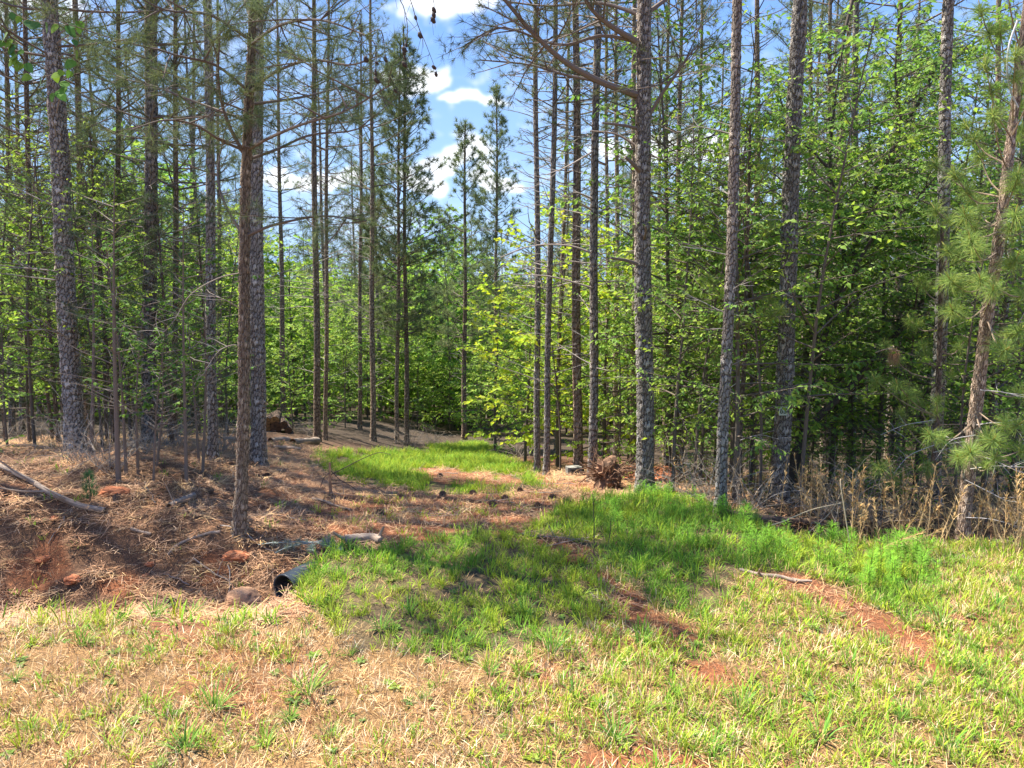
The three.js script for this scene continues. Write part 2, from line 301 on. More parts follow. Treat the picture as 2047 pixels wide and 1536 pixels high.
{
  const R = rng(404), tall = [], wide = [], short = [], straw = [], lit = [];
  const put = (L, x, z, s, c, t = .12, hy = 1) => { const k = 1 + (R() - .5) * .5, w = (R() - .5) * .22; L.push([x, ground(x, z), z, R() * 6.283, s, (R() - .5) * t, (R() - .5) * t, c[0] * (k + w), c[1] * k, c[2] * (k - w), hy]); };
  const GREEN = [.2, .37, .03], YELLOW = [.34, .44, .035], DEEP = [.14, .28, .035], STRAW = [.63, .41, .19], PALE = [.68, .53, .32], RUST = [.43, .235, .125];
  const field = (x0, x1, d0, d1, per, f) => { const n = Math.round((x1 - x0) * (d1 - d0) * per); for (let k = 0; k < n; k++) { const x = x0 + (x1 - x0) * R(), d = d0 + (d1 - d0) * R(); if (Math.abs(x) > .78 * d + 1.6) continue; f(x, -d, zone(x, -d), d); } };
  field(-9, 9, 3.2, 12.5, 200, (x, z, q, d) => {
    const patch = fbm(x * .8 + 3, z * .8, 3, 91), fine = fbm(x * 3.1, z * 3.1, 3, 93);
    if (q.lush) { if (fine > .3 && R() < .4 + .6 * ss(.3, .55, fine)) put(R() < .6 ? tall : wide, x, z, .4 + .62 * R() * (.3 + 1.2 * patch), R() < .15 + .8 * ss(.4, .65, fbm(x * 1.3 + 50, z * 1.3, 3, 97)) ? YELLOW : R() < .3 ? DEEP : GREEN, .5); if (R() < .2) put(straw, x, z, .8, STRAW, .5); return; }
    if (q.clay) { if (R() < .05) put(short, x, z, .8 + .6 * R(), YELLOW); if (R() < .3) put(straw, x, z, .6 + .6 * R(), R() < .5 ? RUST : STRAW, .4); return; }
    if (q.verge) {
      const right = ss(-.8, 1.6, x), g = patch * .6 + fine * .6 + right * .12 + ss(5.6, 7, d) * .08;
      if (g > .62 && R() < .13 + .55 * right) put(R() < .55 ? wide : tall, x, z, .4 + .5 * R(), R() < .6 ? YELLOW : GREEN, .3);
      else if (R() < .07 + .52 * right) put(short, x, z, .6 + .7 * R(), R() < .6 ? YELLOW : GREEN, .3);
      if (R() < .85) put(straw, x, z, .6 + .6 * R(), R() < .3 ? PALE : R() < .3 ? RUST : STRAW, .5);
      return;
    }
  });
  field(-9, -1.9, 6.55, 6.95, 26, (x, z) => put(R() < .6 ? wide : tall, x, z, .7 + .6 * R(), R() < .6 ? YELLOW : GREEN, .3));
  field(-7, 4, 11, 27, 150, (x, z, q, d) => { if (q.trail && fbm(x * 1.6, z * 1.6, 3, 95) > .34) put(R() < .5 ? tall : short, x, z, .5 + .6 * R(), R() < .6 ? YELLOW : GREEN); });
  field(-11, 9, 6.6, 17, 70, (x, z, q, d) => { if (q.verge || q.lush || q.trail) return; if (q.clay && R() < .78) return; if (R() > q.clear + .25) return; put(lit, x, z, .8 + .6 * R(), R() < .12 ? STRAW : R() < .5 ? RUST : [.46, .28, .16], .5); if (R() < .1) put(straw, x, z, .6 + .5 * R(), STRAW, .6); if (R() < .02) put(short, x, z, .8 + .6 * R(), GREEN); });
  const weeds = []; field(-9, 9, 3.4, 10, 9, (x, z, q) => { if (q.clay || !(q.verge || q.lush)) return; put(weeds, x, z, .35 + .6 * R(), R() < .5 ? [.2, .33, .05] : [.28, .4, .055], .3); });
  const rosette = [41, 42, 43].map((s) => { const Q = rng(s), g = new GB(); for (let k = 0; k < 9; k++) { const a = k * 2.4 + Q(), t = .75 + .5 * Q(), l = .05 + .05 * Q(); leaf(g, V(0, .004, 0), V(Math.cos(a), .25 + .4 * Q(), Math.sin(a)).normalize(), V(0, 1, 0), l, l * (.35 + .3 * Q()), [t, t, t]); } return g.geo(); });
  scatter('ground_weeds', 'small leafy weeds and rosettes scattered over the verge', 'weeds', rosette, M.leaf, weeds);
  scatter('tall_grass', 'lush green grass growing over the culvert and along the track', 'grass', grassTall, M.grass, tall);
  scatter('broad_grass', 'broad-bladed yellow green grass scattered across the verge', 'grass', grassWide, M.grass, wide);
  scatter('short_grass', 'short new grass coming up through the mown straw', 'grass', grassShort, M.grass, short);
  scatter('dry_straw', 'pale dry mown grass lying over the roadside verge', 'straw', strawFlat, M.dry, straw);
  scatter('pine_straw', 'fallen rusty pine needles covering the forest floor', 'pine straw', [21, 22, 23].map(needleLitter), M.dry, lit);
}

// ---------- pine trees ----------
const BARK_TWIG = [.13, .10, .085], BARK_DEAD = [.24, .21, .19];
const NEEDLE = [.15, .195, .08];
function bendPath(R, a, dir, len, up, n, wob = .12) { const pts = [a.clone()], d = dir.clone().normalize(), p = a.clone(); for (let k = 0; k < n; k++) { p.addScaledVector(d, len / n); pts.push(p.clone()); d.x += (R() - .5) * wob; d.z += (R() - .5) * wob; d.y += up / n + (R() - .5) * wob * .6; d.normalize(); } return pts; }
const taper = (n, a, b) => Array.from({ length: n }, (_, k) => mix(a, b, k / (n - 1)));
const along = (pts, t) => { const f = t * (pts.length - 1), k = Math.min(pts.length - 2, Math.floor(f)); return pts[k].clone().lerp(pts[k + 1], f - k); };
function needledLimb(R, wood, ndl, pts, r0, o) {                                      // a limb with side shoots carrying needle brushes
  wood.tube(pts, taper(pts.length, r0, r0 * .3), o.seg ?? 4, o.wood ?? BARK_TWIG);
  let L = 0; for (let k = 1; k < pts.length; k++) L += pts[k].distanceTo(pts[k - 1]);
  const m = Math.max(2, Math.round(L * o.shoots)), end = pts[pts.length - 1], dirEnd = end.clone().sub(pts[pts.length - 2]).normalize();
  for (let k = 0; k < m; k++) {
    const t = mix(o.bare, 1, (k + R() * .8) / m), p = along(pts, Math.min(1, t)), d = dirEnd.clone().multiplyScalar(.7).addScaledVector(randDir(R), .75); d.y += o.rise; d.normalize();
    const l = o.shoot * (.5 + .8 * R()) * (1.15 - .5 * t), e = p.clone().addScaledVector(d, l);
    wood.tube([p, e], [r0 * .28, r0 * .12], 3, o.wood ?? BARK_TWIG);
    tuft(ndl, e, d, o.len, o.n, o.w, o.col ?? NEEDLE, R, o.spread ?? 1, o.droop ?? .25);
    if (R() < o.second) tuft(ndl, p.clone().lerp(e, .45), d, o.len * .9, Math.round(o.n * .7), o.w, o.col ?? NEEDLE, R, o.spread ?? 1, o.droop ?? .25);
    if (o.cones && R() < o.cones) o.cone(e);
  }
  tuft(ndl, end, dirEnd, o.len, o.n, o.w, o.col ?? NEEDLE, R, o.spread ?? 1, o.droop ?? .25);
}
function pineCrown(seed, { H, h0, R0, gap, per, dead, deadFrom = 1.5, n, len, w, shoots, shoot = .34, col = NEEDLE, rise = .25, bare = .35, el0 = .12, el1 = .9, seg = 4 }) {
  const R = rng(seed), wood = new GB(), ndl = new GB();
  for (let h = h0; h < H - .25; h += gap * (.7 + .6 * R())) {
    const t = (h - h0) / (H - h0), Lr = R0 * Math.pow(1 - t, .75) * (.55 + .45 * ss(0, .25, t)) + .22, m = per + Math.round((R() - .5) * 2), a0 = R() * 6.283;
    for (let k = 0; k < m; k++) {
      const az = a0 + k / m * 6.283 + (R() - .5) * .9, L = Lr * (.6 + .6 * R()), el = mix(el0, el1, t) + (R() - .5) * .35;
      const p0 = V(0, h + (R() - .5) * gap * .5, 0), pts = bendPath(R, p0, V(Math.cos(az) * Math.cos(el), Math.sin(el), Math.sin(az) * Math.cos(el)), L, .35, 4);
      needledLimb(R, wood, ndl, pts, .006 + .009 * L, { shoots, shoot: shoot * Math.min(1, .5 + L * .4), bare, rise, len, n, w, col, second: .55, seg });
    }
  }
  tuft(ndl, V(0, H, 0), V(0, 1, 0), len * 1.1, n * 2, w, col, R); tuft(ndl, V(0, H - .25, 0), V(0, 1, 0), len * 1.1, n, w, col, R);
  for (let k = 0; k < dead; k++) {                                                     // dead branches under the crown
    const h = mix(deadFrom, h0 + .8, Math.pow(R(), .7)), az = R() * 6.283, L = (.25 + 1.15 * R() * R()) * Math.min(1.3, R0 * .6), el = .05 + .5 * R();
    const pts = bendPath(R, V(0, h, 0), V(Math.cos(az), el, Math.sin(az)), L, -.25 + .5 * R(), 4, .35); wood.tube(pts, taper(5, .006 + .006 * L, .0025), 4, BARK_DEAD);
    for (let q = 0; q < 2; q++) if (L > .4) { const p = along(pts, .35 + .5 * R()); wood.tube(bendPath(R, p, V(Math.cos(az) + (R() - .5) * 1.6, R() - .3, Math.sin(az) + (R() - .5) * 1.6), L * .4, .2, 2, .4), [.005, .004, .002], 3, BARK_DEAD); }
  }
  return { wood: wood.geo(), needles: ndl.geo(), H };
}
function trunkGeo(seed, r0, H, seg, step, dispAmp, tint = W1, sweep = 0) {
  const R = rng(seed), n = Math.max(8, Math.round(H / step)), pts = [], rad = [], ph = R() * 6, off = R() * 3, uRep = Math.max(1, Math.round(r0 * 6.283 / .42));
  for (let k = 0; k <= n; k++) { const t = k / n, y = -.25 + (H + .25) * t; pts.push(V(Math.sin(y * .8 + ph) * .02 * ss(0, 2, y) + sweep * Math.sin(t * 3.14), y, Math.cos(y * .66 + ph) * .02 * ss(0, 2, y))); rad.push(r0 * (.98 - .78 * Math.pow(t, 1.25)) * (1 + .42 * Math.exp(-Math.max(0, y) * 5.5)) + .008); }
  const g = new GB(true); const patch = (u, len) => { const n = fbm(Math.cos(u * 6.2832) * 1.1 + seed * 3.7, len * .9 + Math.sin(u * 6.2832) * 1.1, 3, 6), k = .72 + .5 * n, w = ss(.5, .7, fbm(Math.cos(u * 6.2832) + 30 + seed, len * .5 + Math.sin(u * 6.2832), 3, 9)); return [tint[0] * k * (1 + .1 * w), tint[1] * k * (1 - .02 * w), tint[2] * k * (1 - .12 * w)]; };
  g.tube(pts, rad, seg, patch, uRep, 1, dispAmp ? (u, len) => (barkAt(u * uRep, len) - .55) * dispAmp + (vnoise(Math.cos(u * 6.2832) * 1.2 + 5, len * 1.5 + Math.sin(u * 6.2832), seed) - .5) * r0 * .12 : null);
  return g.geo();
}
const HI = [
  pineCrown(101, { H: 16.5, h0: 5.2, R0: 2.4, gap: .5, per: 4, dead: 46, n: 26, len: .2, w: .0075, shoots: 4.3 }),
  pineCrown(102, { H: 15.5, h0: 4.6, R0: 2.3, gap: .48, per: 4, dead: 40, n: 26, len: .2, w: .0075, shoots: 4.3 }),
  pineCrown(103, { H: 17.5, h0: 6.2, R0: 2.5, gap: .52, per: 4, dead: 54, n: 26, len: .2, w: .0075, shoots: 4.3 }),
  pineCrown(104, { H: 12.4, h0: 3.6, R0: 1.65, gap: .42, per: 5, dead: 30, n: 30, len: .21, w: .013, shoots: 5.2, deadFrom: 1.2, col: [.165, .215, .09] }),
  pineCrown(105, { H: 11.4, h0: 3.4, R0: 1.65, gap: .42, per: 5, dead: 30, n: 30, len: .21, w: .013, shoots: 5.2, deadFrom: 1.2, col: [.165, .215, .09] }),
  pineCrown(106, { H: 14.4, h0: 4.6, R0: 1.65, gap: .42, per: 5, dead: 30, n: 30, len: .21, w: .013, shoots: 5.2, deadFrom: 1.2, col: [.165, .215, .09] }),
  pineCrown(107, { H: 15.5, h0: 8.2, R0: 2.0, gap: .55, per: 4, dead: 80, n: 22, len: .2, w: .008, shoots: 3.6 }),
  pineCrown(108, { H: 16, h0: 7.2, R0: 2.0, gap: .6, per: 3, dead: 90, n: 22, len: .2, w: .008, shoots: 3.6 }),
  pineCrown(109, { H: 16.5, h0: 10, R0: 1.35, gap: .6, per: 3, dead: 60, n: 20, len: .2, w: .007, shoots: 3.4 }),
];
const PINES = [   // foot x, foot y (or depth in metres when under 100), x where it leaves the top of the photo, width, height, crown, bark, label
  [152, 905, 98, 49, 17.5, 2, 'g', 'thick scaly grey pine trunk near the left edge with vine leaves across it'],
  [24, 19, 12, 15, 16, 0, 'b', 'leftmost slim pine trunk, half cut by the photo edge'],
  [44, 20, 30, 13, 15, 1, 'b', 'slim pine trunk between the leftmost trunk and the thick scaly grey one'],
  [172, 17, 150, 20, 16, 1, 'b', 'dark pine trunk half hidden just right of the thick scaly grey pine'],
  [298, 888, 302, 37, 17, 0, 'g', 'stout dark pine trunk standing behind the cluster of bare saplings'],
  [381, 838, 388, 22, 16, 2, 'g', 'pine trunk between the stout dark pine and the two crowded front trunks'],
  [426, 922, 414, 25, 15.5, 8, 'g', 'grey pine trunk left of the slender front pine'],
  [440, 23, 434, 12, 15, 7, 'b', 'thin distant pine trunk just left of the slender front pine'],
  [516, 932, 511, 41, 18, 8, 'g', 'broad dark straight pine trunk directly behind the slender front pine'],
  [567, 848, 553, 14, 15, 6, 'b', 'thin pine trunk rising behind the log pile'],
  [634, 882, 626, 18, 15, 6, 'b', 'thicker left trunk of the close pine pair right of the log pile'],
  [650, 880, 656, 11, 14.5, 7, 'b', 'thinner right trunk of the close pine pair right of the log pile'],
  [719, 858, 723, 11, 13, 6, 'b', 'thin pine set back between the close pair and the tall bare pine'],
  [746, 882, 741, 15, 14.2, 7, 'b', 'tall bare pine with a full crown at the left of the clearing end'],
  [793, 887, 800, 11, 12, 3, 'b', 'left and slimmer of two neighbouring pines at the clearing end'],
  [813, 890, 806, 13, 12.5, 3, 'b', 'pine with a pointed conical top left of the open sky'],
  [928, 880, 931, 14, 11.4, 4, 'b', 'branchy young pine in the middle whose tip stops below the clouds'],
  [991, 868, 994, 11, 14.2, 5, 'b', 'slim pine with a narrow spire top right of the middle pine'],
  [1074, 946, 1072, 16, 15.5, 6, 'g', 'left trunk of the flaky pair right of the track'],
  [1092, 950, 1111, 16, 16, 7, 'g', 'right trunk of the flaky pair right of the track'],
  [1112, 21, 1141, 12, 15, 6, 'b', 'thin pine leaning right behind the flaky pair'],
  [1156, 948, 1150, 25, 15, 7, 'b', 'brown pine trunk beside the grey concrete block'],
  [1184, 962, 1194, 23, 16, 6, 'g', 'flaky pine trunk standing beside the upturned root ball'],
  [1214, 20, 1213, 12, 15, 7, 'b', 'thin pine close behind the trunk by the root ball'],
  [1232, 19, 1233, 14, 15.5, 6, 'b', 'pine trunk halfway between the root ball trunk and the big limbed pine'],
  [1266, 15.5, 1270, 17, 15, 7, 'b', 'trunk peeping out on the left of the big limbed pine'],
  [1440, 1025, 1477, 29, 16, 8, 'g', 'pine trunk right of the big limbed pine, foot in the tall grass'],
  [1506, 17, 1516, 20, 15, 8, 'b', 'trunk between the tall grass pine and the numbered pine'],
  [1556, 1002, 1601, 46, 17, 8, 'g', 'thick pine carrying a small number plate'],
  [1655, 18, 1662, 15, 15, 6, 'b', 'thin trunk seen behind the fork of the leaning broadleaf tree'],
  [1702, 15.5, 1714, 22, 15.5, 8, 'g', 'pine trunk right of the leaning fork, hidden by leaves higher up'],
  [1792, 16, 1800, 19, 15, 6, 'b', 'pine trunk behind the hanging dead needle bunch'],
  [1866, 1012, 1900, 34, 16, 8, 'g', 'dark stout pine left of the bright long-needled pine'],
  [62, 14.6, 50, 15, 13.5, 1, 'b', 'slim full-crowned pine between the left edge and the thick scaly pine'],
  [232, 15.4, 236, 15, 13.5, 0, 'b', 'slim full-crowned pine midway between the thick scaly pine and the stout dark pine'],
  [348, 15, 352, 15, 13, 1, 'b', 'slim full-crowned pine just right of the stout dark pine'],
  [1352, 17, 1362, 14, 14, 1, 'b', 'slim full-crowned pine well behind the big limbed pine on its right'],
  [1610, 18.5, 1622, 15, 14.5, 0, 'b', 'slim full-crowned pine behind the leaning fork'],
  [1330, 20, 1336, 13, 15, 6, 'b', 'thin trunk close on the right of the big limbed pine'],
  [1398, 21, 1402, 14, 15.5, 7, 'b', 'thin trunk midway between the big limbed pine and the tall grass pine'],
  [1985, 17, 2000, 20, 15, 6, 'b', 'trunk in the shade behind the bright long-needled pine'],
];
const feet = [];
let seedAt = 3000;
function placePine([px, py, tx, w, H, cv, bk, label], noCrown) {
  const p = py < 100 ? footing(px, py) : spot(px, py), d = -p.z, dist = d * CP + (EYE - p.y) * -SP, r0 = .72 * w * dist / F / 2;
  const top = atDepth(tx, 0, d), tilt = Math.atan2(top.x - p.x, top.y - p.y), t = thing('pine_tree', label, 'pine tree', p, 'pines round the clearing');
  t.rotation.z = -tilt;
  const near = d < 13.5, tone = .68 + .42 * hash2(px, py | 0, 5);
  mesh('trunk', trunkGeo(seedAt++, r0, H, near ? 40 : 16, near ? .022 : .1, near ? Math.min(.04, r0 * .24) : 0, [tone, tone, tone]), bk === 'g' ? M.barkGrey : M.barkBrown, t);
  const q = new THREE.Vector3(1, 1, 1).multiplyScalar(H / HI[cv].H);
  if (!noCrown) {
    const b = stuffPart(mesh('branches', HI[cv].wood, M.twig, t)), c = stuffPart(mesh('crown', HI[cv].needles, M.needle, t));
    for (const m of [b, c]) { m.scale.copy(q); m.rotation.y = hash2(px, 7, 2) * 6.283; }
  }
  feet.push([p.x, p.z, .9 + r0]);
  return { t, p, d, r0 };
}
PINES.forEach((a) => placePine(a));
// pines just outside the frame on the left, whose shade lies over the bank
for (const [x, d, H, cv, label] of [[-10.8, 13.4, 17, 1, 'pine beyond the left edge behind the ditch'], [-11.9, 11.6, 17, 0, 'pine well beyond the left edge']]) {
  const t = thing('pine_tree', label, 'pine tree', V(x, ground(x, -d), -d), 'pines round the clearing'); mesh('trunk', trunkGeo(seedAt++, .17, H, 16, .1, 0), M.barkGrey, t);
  for (const m of [stuffPart(mesh('branches', HI[cv].wood, M.twig, t)), stuffPart(mesh('crown', HI[cv].needles, M.needle, t))]) { m.scale.setScalar(H / HI[cv].H); m.rotation.y = x; }
  feet.push([x, -d, 1]);
}

// a limb drawn from photo points at one depth, bent a little to and fro; parts of a tree that stands at o
function limbPath(pts, d0, d1, o, R) { const raw = pts.map(([x, y], k) => atDepth(x, y, mix(d0, d1, k / (pts.length - 1)))).map((p) => p.sub(o)); const c = new THREE.CatmullRomCurve3(raw); return c.getPoints(Math.max(5, pts.length * 3)); }
const BARK_LIMB = [.16, .125, .105];
// the big limbed pine right of the track
{
  const { t, p, d, r0 } = placePine([1290, 988, 1285, 47, 17, 8, 'g', 'big pine with heavy bare limbs reaching left over the track']);
  const R = rng(71), o = p, rz = t.rotation.z, onTrunk = (P) => { P.forEach((v) => v.applyAxisAngle(V(0, 0, 1), -rz)); const n = P.length - 1, s = P[0].clone(); P.forEach((v, k) => { const f = 1 - Math.min(1, k / (n * .6)); v.x -= s.x * f; v.z -= s.z * f; }); return P; };
  const L = [
    [[[1278, 192], [1190, 160], [1120, 118], [1060, 60], [1005, -5], [960, -50]], -1.0, .055, 1], [[[1280, 88], [1215, 48], [1180, 15], [1150, -40]], -.6, .05, 1],
    [[[1278, 200], [1200, 165], [1130, 150], [1060, 130], [960, 120]], .4, .032, 1], [[[1278, 85], [1200, 70], [1120, 90], [1000, 55], [930, 90]], -.4, .03, 1],
    [[[1282, 30], [1200, 5], [1100, 12], [1020, 5]], .6, .03, 1], [[[1296, 250], [1330, 185], [1352, 150], [1372, 118], [1395, 90]], -.4, .032, 1],
    [[[1288, 350], [1268, 330], [1250, 314]], -.35, .04, 0], [[[1275, 258], [1240, 250], [1204, 246]], -.3, .028, 0], [[[1272, 533], [1245, 520], [1220, 516]], -.3, .032, 0], [[[1300, 480], [1292, 470], [1291, 452]], -.4, .025, 0],
    [[[1300, 30], [1360, -20], [1420, -60]], .5, .04, 1], [[[1280, 300], [1230, 268], [1180, 262]], .5, .02, 0],
  ];
  for (const [pts, dz, r, green] of L) {
    const path = onTrunk(limbPath(pts, d - r0 * .4, d + dz, o, R)), wood = new GB();
    if (green) {
      const ndl = new GB(); needledLimb(R, wood, ndl, path, r, { shoots: 5, shoot: .42, bare: .5, rise: .1, len: .17, n: 26, w: .005, col: [.11, .14, .05], second: .5, seg: 7, wood: BARK_LIMB });
      for (let k = 0; k < 5; k++) { const q = along(path, .35 + .55 * R()), side = bendPath(R, q, V((R() - .7) * 1.4, R() - .35, R() - .5), .6 + .7 * R(), .1, 4, .3); needledLimb(R, wood, ndl, side, r * .35, { shoots: 5, shoot: .25, bare: .4, rise: .15, len: .16, n: 22, w: .005, col: [.115, .14, .05], second: .5, wood: BARK_LIMB }); }
      const b = mesh('limb', wood.geo(), M.twig, t); stuffPart(mesh('needles', ndl.geo(), M.needle, b));
    } else { wood.tube(path, taper(path.length, r, r * .55), 8, BARK_LIMB, 1, 1, null, true); mesh('limb_stub', wood.geo(), M.twig, t); }
  }
}
// dead limbs on the flaky trunk by the root ball
{
  const R = rng(73), t = scene.children.find((o) => o.userData.label?.startsWith('flaky pine trunk standing')), d = -t.position.z; const rz = t.rotation.z;
  const inv = (v) => v.applyAxisAngle(V(0, 0, 1), -rz);
  for (const pts of [[[1186, 577], [1150, 566], [1100, 553], [1060, 550], [1020, 548]], [[1188, 508], [1140, 492], [1080, 490], [1040, 498], [1000, 515]], [[1190, 400], [1150, 385], [1120, 395]], [[1192, 300], [1130, 335], [1090, 350]]]) {
    const path = limbPath(pts, d, d - .5, t.position, R).map(inv), g = new GB(); { const s = path[0].clone(); path.forEach((v, k) => { const f = 1 - Math.min(1, k / path.length / .6); v.x -= s.x * f; v.z -= s.z * f; }); } g.tube(path, taper(path.length, .02, .006), 5, [.3, .25, .22]); for (let k = 0; k < 3; k++) g.tube(bendPath(R, along(path, .4 + .5 * R()), V(-.6, R() - .5, R() - .5), .4, 0, 3, .4), [.006, .005, .004, .002], 3, [.3, .25, .22]); mesh('dead_limb', g.geo(), M.twig, t);
  }
}
// the slender pine in front, its limbs hanging over the bank
{
  const p = spot(480, 1064), d = -p.z, dist = d * CP + (EYE - p.y) * -SP, t = thing('pine_tree', 'slender front pine growing on the bank, needled limbs fanning out above', 'pine tree', p, 'pines round the clearing'), R = rng(77);
  const trunkPts = limbPath([[478, 1072], [483, 960], [487, 800], [488, 600], [489, 450], [493, 300], [500, 150], [506, 0], [512, -200], [515, -420]], d, d, p, R), fine = new THREE.CatmullRomCurve3(trunkPts).getPoints(330);
  const r0 = 26 * dist / F / 2, g = new GB(true), uR = 3;
  g.tube(fine, fine.map((_, k) => r0 * (1 - .62 * k / 330) * (1 + .35 * Math.exp(-k / 10))), 40, (u, len) => { const k = .75 + .5 * fbm(u * 3 * (1 - u) + 4, len * 1.2, 3, 6); return [k * 1.03, k, k * .96]; }, uR, 1, (u, len) => (barkAt(u * uR, len) - .55) * .028); mesh('trunk', g.geo(), M.barkBrown, t);
  const L = [
    [[[485, 470], [455, 420], [438, 375], [436, 330], [452, 250]], .5, .026, .55], [[[492, 472], [540, 452], [590, 440], [650, 432], [720, 440]], -.4, .026, .6], [[[486, 305], [462, 260], [444, 210], [436, 150], [440, 60]], -.4, .035, .4],
    [[[494, 300], [540, 275], [600, 250], [690, 222], [780, 170]], -1.0, .03, .35], [[[492, 320], [550, 300], [620, 270], [700, 262], [760, 240]], .6, .026, .4], [[[486, 300], [440, 280], [390, 250], [330, 240], [260, 260]], -.8, .026, .3],
    [[[496, 190], [540, 150], [620, 120], [700, 130], [760, 110]], -.9, .028, .3], [[[494, 180], [430, 130], [350, 110], [270, 80]], -.7, .028, .3], [[[500, 90], [560, 50], [640, 40], [730, 70]], -1.2, .028, .25], [[[500, 80], [420, 30], [330, 20], [250, -20]], -.9, .028, .25],
    [[[502, 40], [470, -40], [400, -80]], 1.2, .028, .2], [[[502, 60], [560, -10], [640, -60]], 1.2, .028, .2], [[[508, -160], [560, -250], [620, -300]], .7, .026, .1], [[[508, -190], [460, -280], [400, -320]], .6, .026, .1], [[[512, -280], [480, -380], [450, -440]], .3, .022, .1],
    [[[490, 240], [380, 200], [300, 170], [200, 150]], .9, .024, .4], [[[490, 210], [600, 195], [680, 175], [740, 160]], 1.1, .024, .4],
  ];
  for (const [pts, dz, r, bare] of L) {
    const path = limbPath(pts, d, d + dz * 1.3, p, R), wood = new GB(), ndl = new GB(), o = { shoots: 5.5, shoot: .4, bare, rise: .12, len: .18, n: 34, w: .0045, col: [.125, .165, .07], second: .7, seg: 6, wood: [.13, .1, .085] };
    needledLimb(R, wood, ndl, path, r * .75, o);
    for (let k = 0; k < 4; k++) { const q = along(path, Math.max(bare, .3) + .55 * R()), side = bendPath(R, q, V((R() - .5) * 1.4, (R() - .4) * .8, (R() - .5) * 1.6), .5 + .6 * R(), .1, 4, .3); needledLimb(R, wood, ndl, side, r * .35, { ...o, shoots: 7, shoot: .25, bare: .25 }); }
    const b = mesh('limb', wood.geo(), M.twig, t); stuffPart(mesh('needles', ndl.geo(), M.needle, b));
  }
  for (const pts of [[[486, 545], [440, 555], [380, 590], [345, 645], [300, 690]], [[484, 620], [450, 600], [420, 590]], [[486, 700], [470, 690], [440, 700], [410, 740]]]) { const path = limbPath(pts, d, d - .3, p, R), g2 = new GB(); g2.tube(path, taper(path.length, .009, .003), 5, [.22, .18, .15]); for (let k = 0; k < 5; k++) g2.tube(bendPath(R, along(path, .3 + .6 * R()), V(-.5 + (R() - .5), R() - .5, R() - .5), .3, 0, 3, .5), [.004, .0035, .003, .002], 3, [.3, .25, .21]); mesh('dead_limb', g2.geo(), M.twig, t); }
  // cone-bearing twigs that hang into the sky
  const coneG = new THREE.IcosahedronGeometry(.018, 1); { const a = coneG.attributes.position; for (let k = 0; k < a.count; k++) { const s = 1 + .25 * hash2(Math.round(a.getX(k) * 900), Math.round(a.getZ(k) * 900), 3); a.setXYZ(k, a.getX(k) * s, a.getY(k) * s * 1.5, a.getZ(k) * s); } coneG.computeVertexNormals(); }
  const coneM = new THREE.MeshStandardMaterial({ name: 'pine cone', color: new THREE.Color(.05, .035, .03), roughness: .9 });
  for (const pts of [[[640, 40], [760, -30], [800, 0], [815, 60], [808, 110], [820, 155]], [[640, 40], [740, -60], [810, -20], [835, 50], [850, 85], [875, 150]], [[730, 70], [760, 60], [770, 110], [785, 160], [800, 190]], [[640, 40], [780, -70], [850, -30], [868, 10], [862, 40]], [[730, 70], [750, 90], [752, 150], [770, 210]], [[700, 70], [722, 20], [720, 60], [735, 120]]]) {
    const path = limbPath(pts, d - 1.2, d - 1.3, p, R), g2 = new GB(); g2.tube(path, taper(path.length, .006, .002), 4, [.09, .07, .065]);
    for (let k = 0; k < 8; k++) g2.tube(bendPath(R, along(path, .3 + .7 * R()), V(R() - .5, -R(), R() - .5), .12 + .1 * R(), -.3, 2, .4), [.0025, .002, .0015], 3, [.09, .07, .065]);
    const b = mesh('hanging_twig', g2.geo(), M.twig, t);
    for (let k = 0; k < 5; k++) { const q = along(path, .45 + .54 * R()), c = mesh('pine_cone', coneG, coneM, b); c.position.set(q.x + (R() - .5) * .02, q.y - .03, q.z + (R() - .5) * .02); c.scale.setScalar(.7 + .5 * R()); c.rotation.z = R(); }
  }
  feet.push([p.x, p.z, 1]);
}

// ---------- the bright long-needled pine at the right edge: every brush of needles is a part ----------
const TUFTS = [1, 2, 3, 4].map((s) => { const R = rng(500 + s), g = new GB(); for (let k = 0; k < 210; k++) { const f = R(); const d = V(0, 1, 0).multiplyScalar(.15 + .8 * f).addScaledVector(randDir(R), .9); d.normalize(); const y0 = -.09 + .11 * R(), l = .24 * (.75 + .35 * R()), sd = V(0, 0, 0).crossVectors(d, randDir(R)).normalize().multiplyScalar(.0019), b = .75 + .5 * R(), c = R() < .2 ? [.42 * b, .46 * b, .10 * b] : [.26 * b, .38 * b, .09 * b]; const m = V(0, y0, 0).addScaledVector(d, l * .55), e = V(0, y0, 0).addScaledVector(d, l); e.y -= .085; m.y -= .02; const A = g.v(-sd.x, y0 - sd.y, -sd.z, c), B = g.v(sd.x, y0 + sd.y, sd.z, c), C = g.v(m.x - sd.x, m.y - sd.y, m.z - sd.z, c), D = g.v(m.x + sd.x, m.y + sd.y, m.z + sd.z, c), E = g.v(e.x, e.y, e.z, c); g.tri(A, B, C); g.tri(B, D, C); g.tri(C, D, E); } return g.geo(); });
const candleG = (() => { const g = new GB(); g.tube([V(0, -.08, 0), V(0, .03, 0), V(0, .11, 0), V(0, .14, 0)], [.004, .008, .006, .001], 6, [.42, .36, .10]); return g.geo(); })();
function brush(parent, at, dir, s, k, candle = true) { const b = mesh('needle_tuft', TUFTS[k % 4], M.bright, parent); b.position.copy(at); b.quaternion.setFromUnitVectors(V(0, 1, 0), dir); b.rotateY(k * 1.7); b.scale.setScalar(s * 1.0); if (candle) mesh('candle', candleG, M.dry, b); return b; }
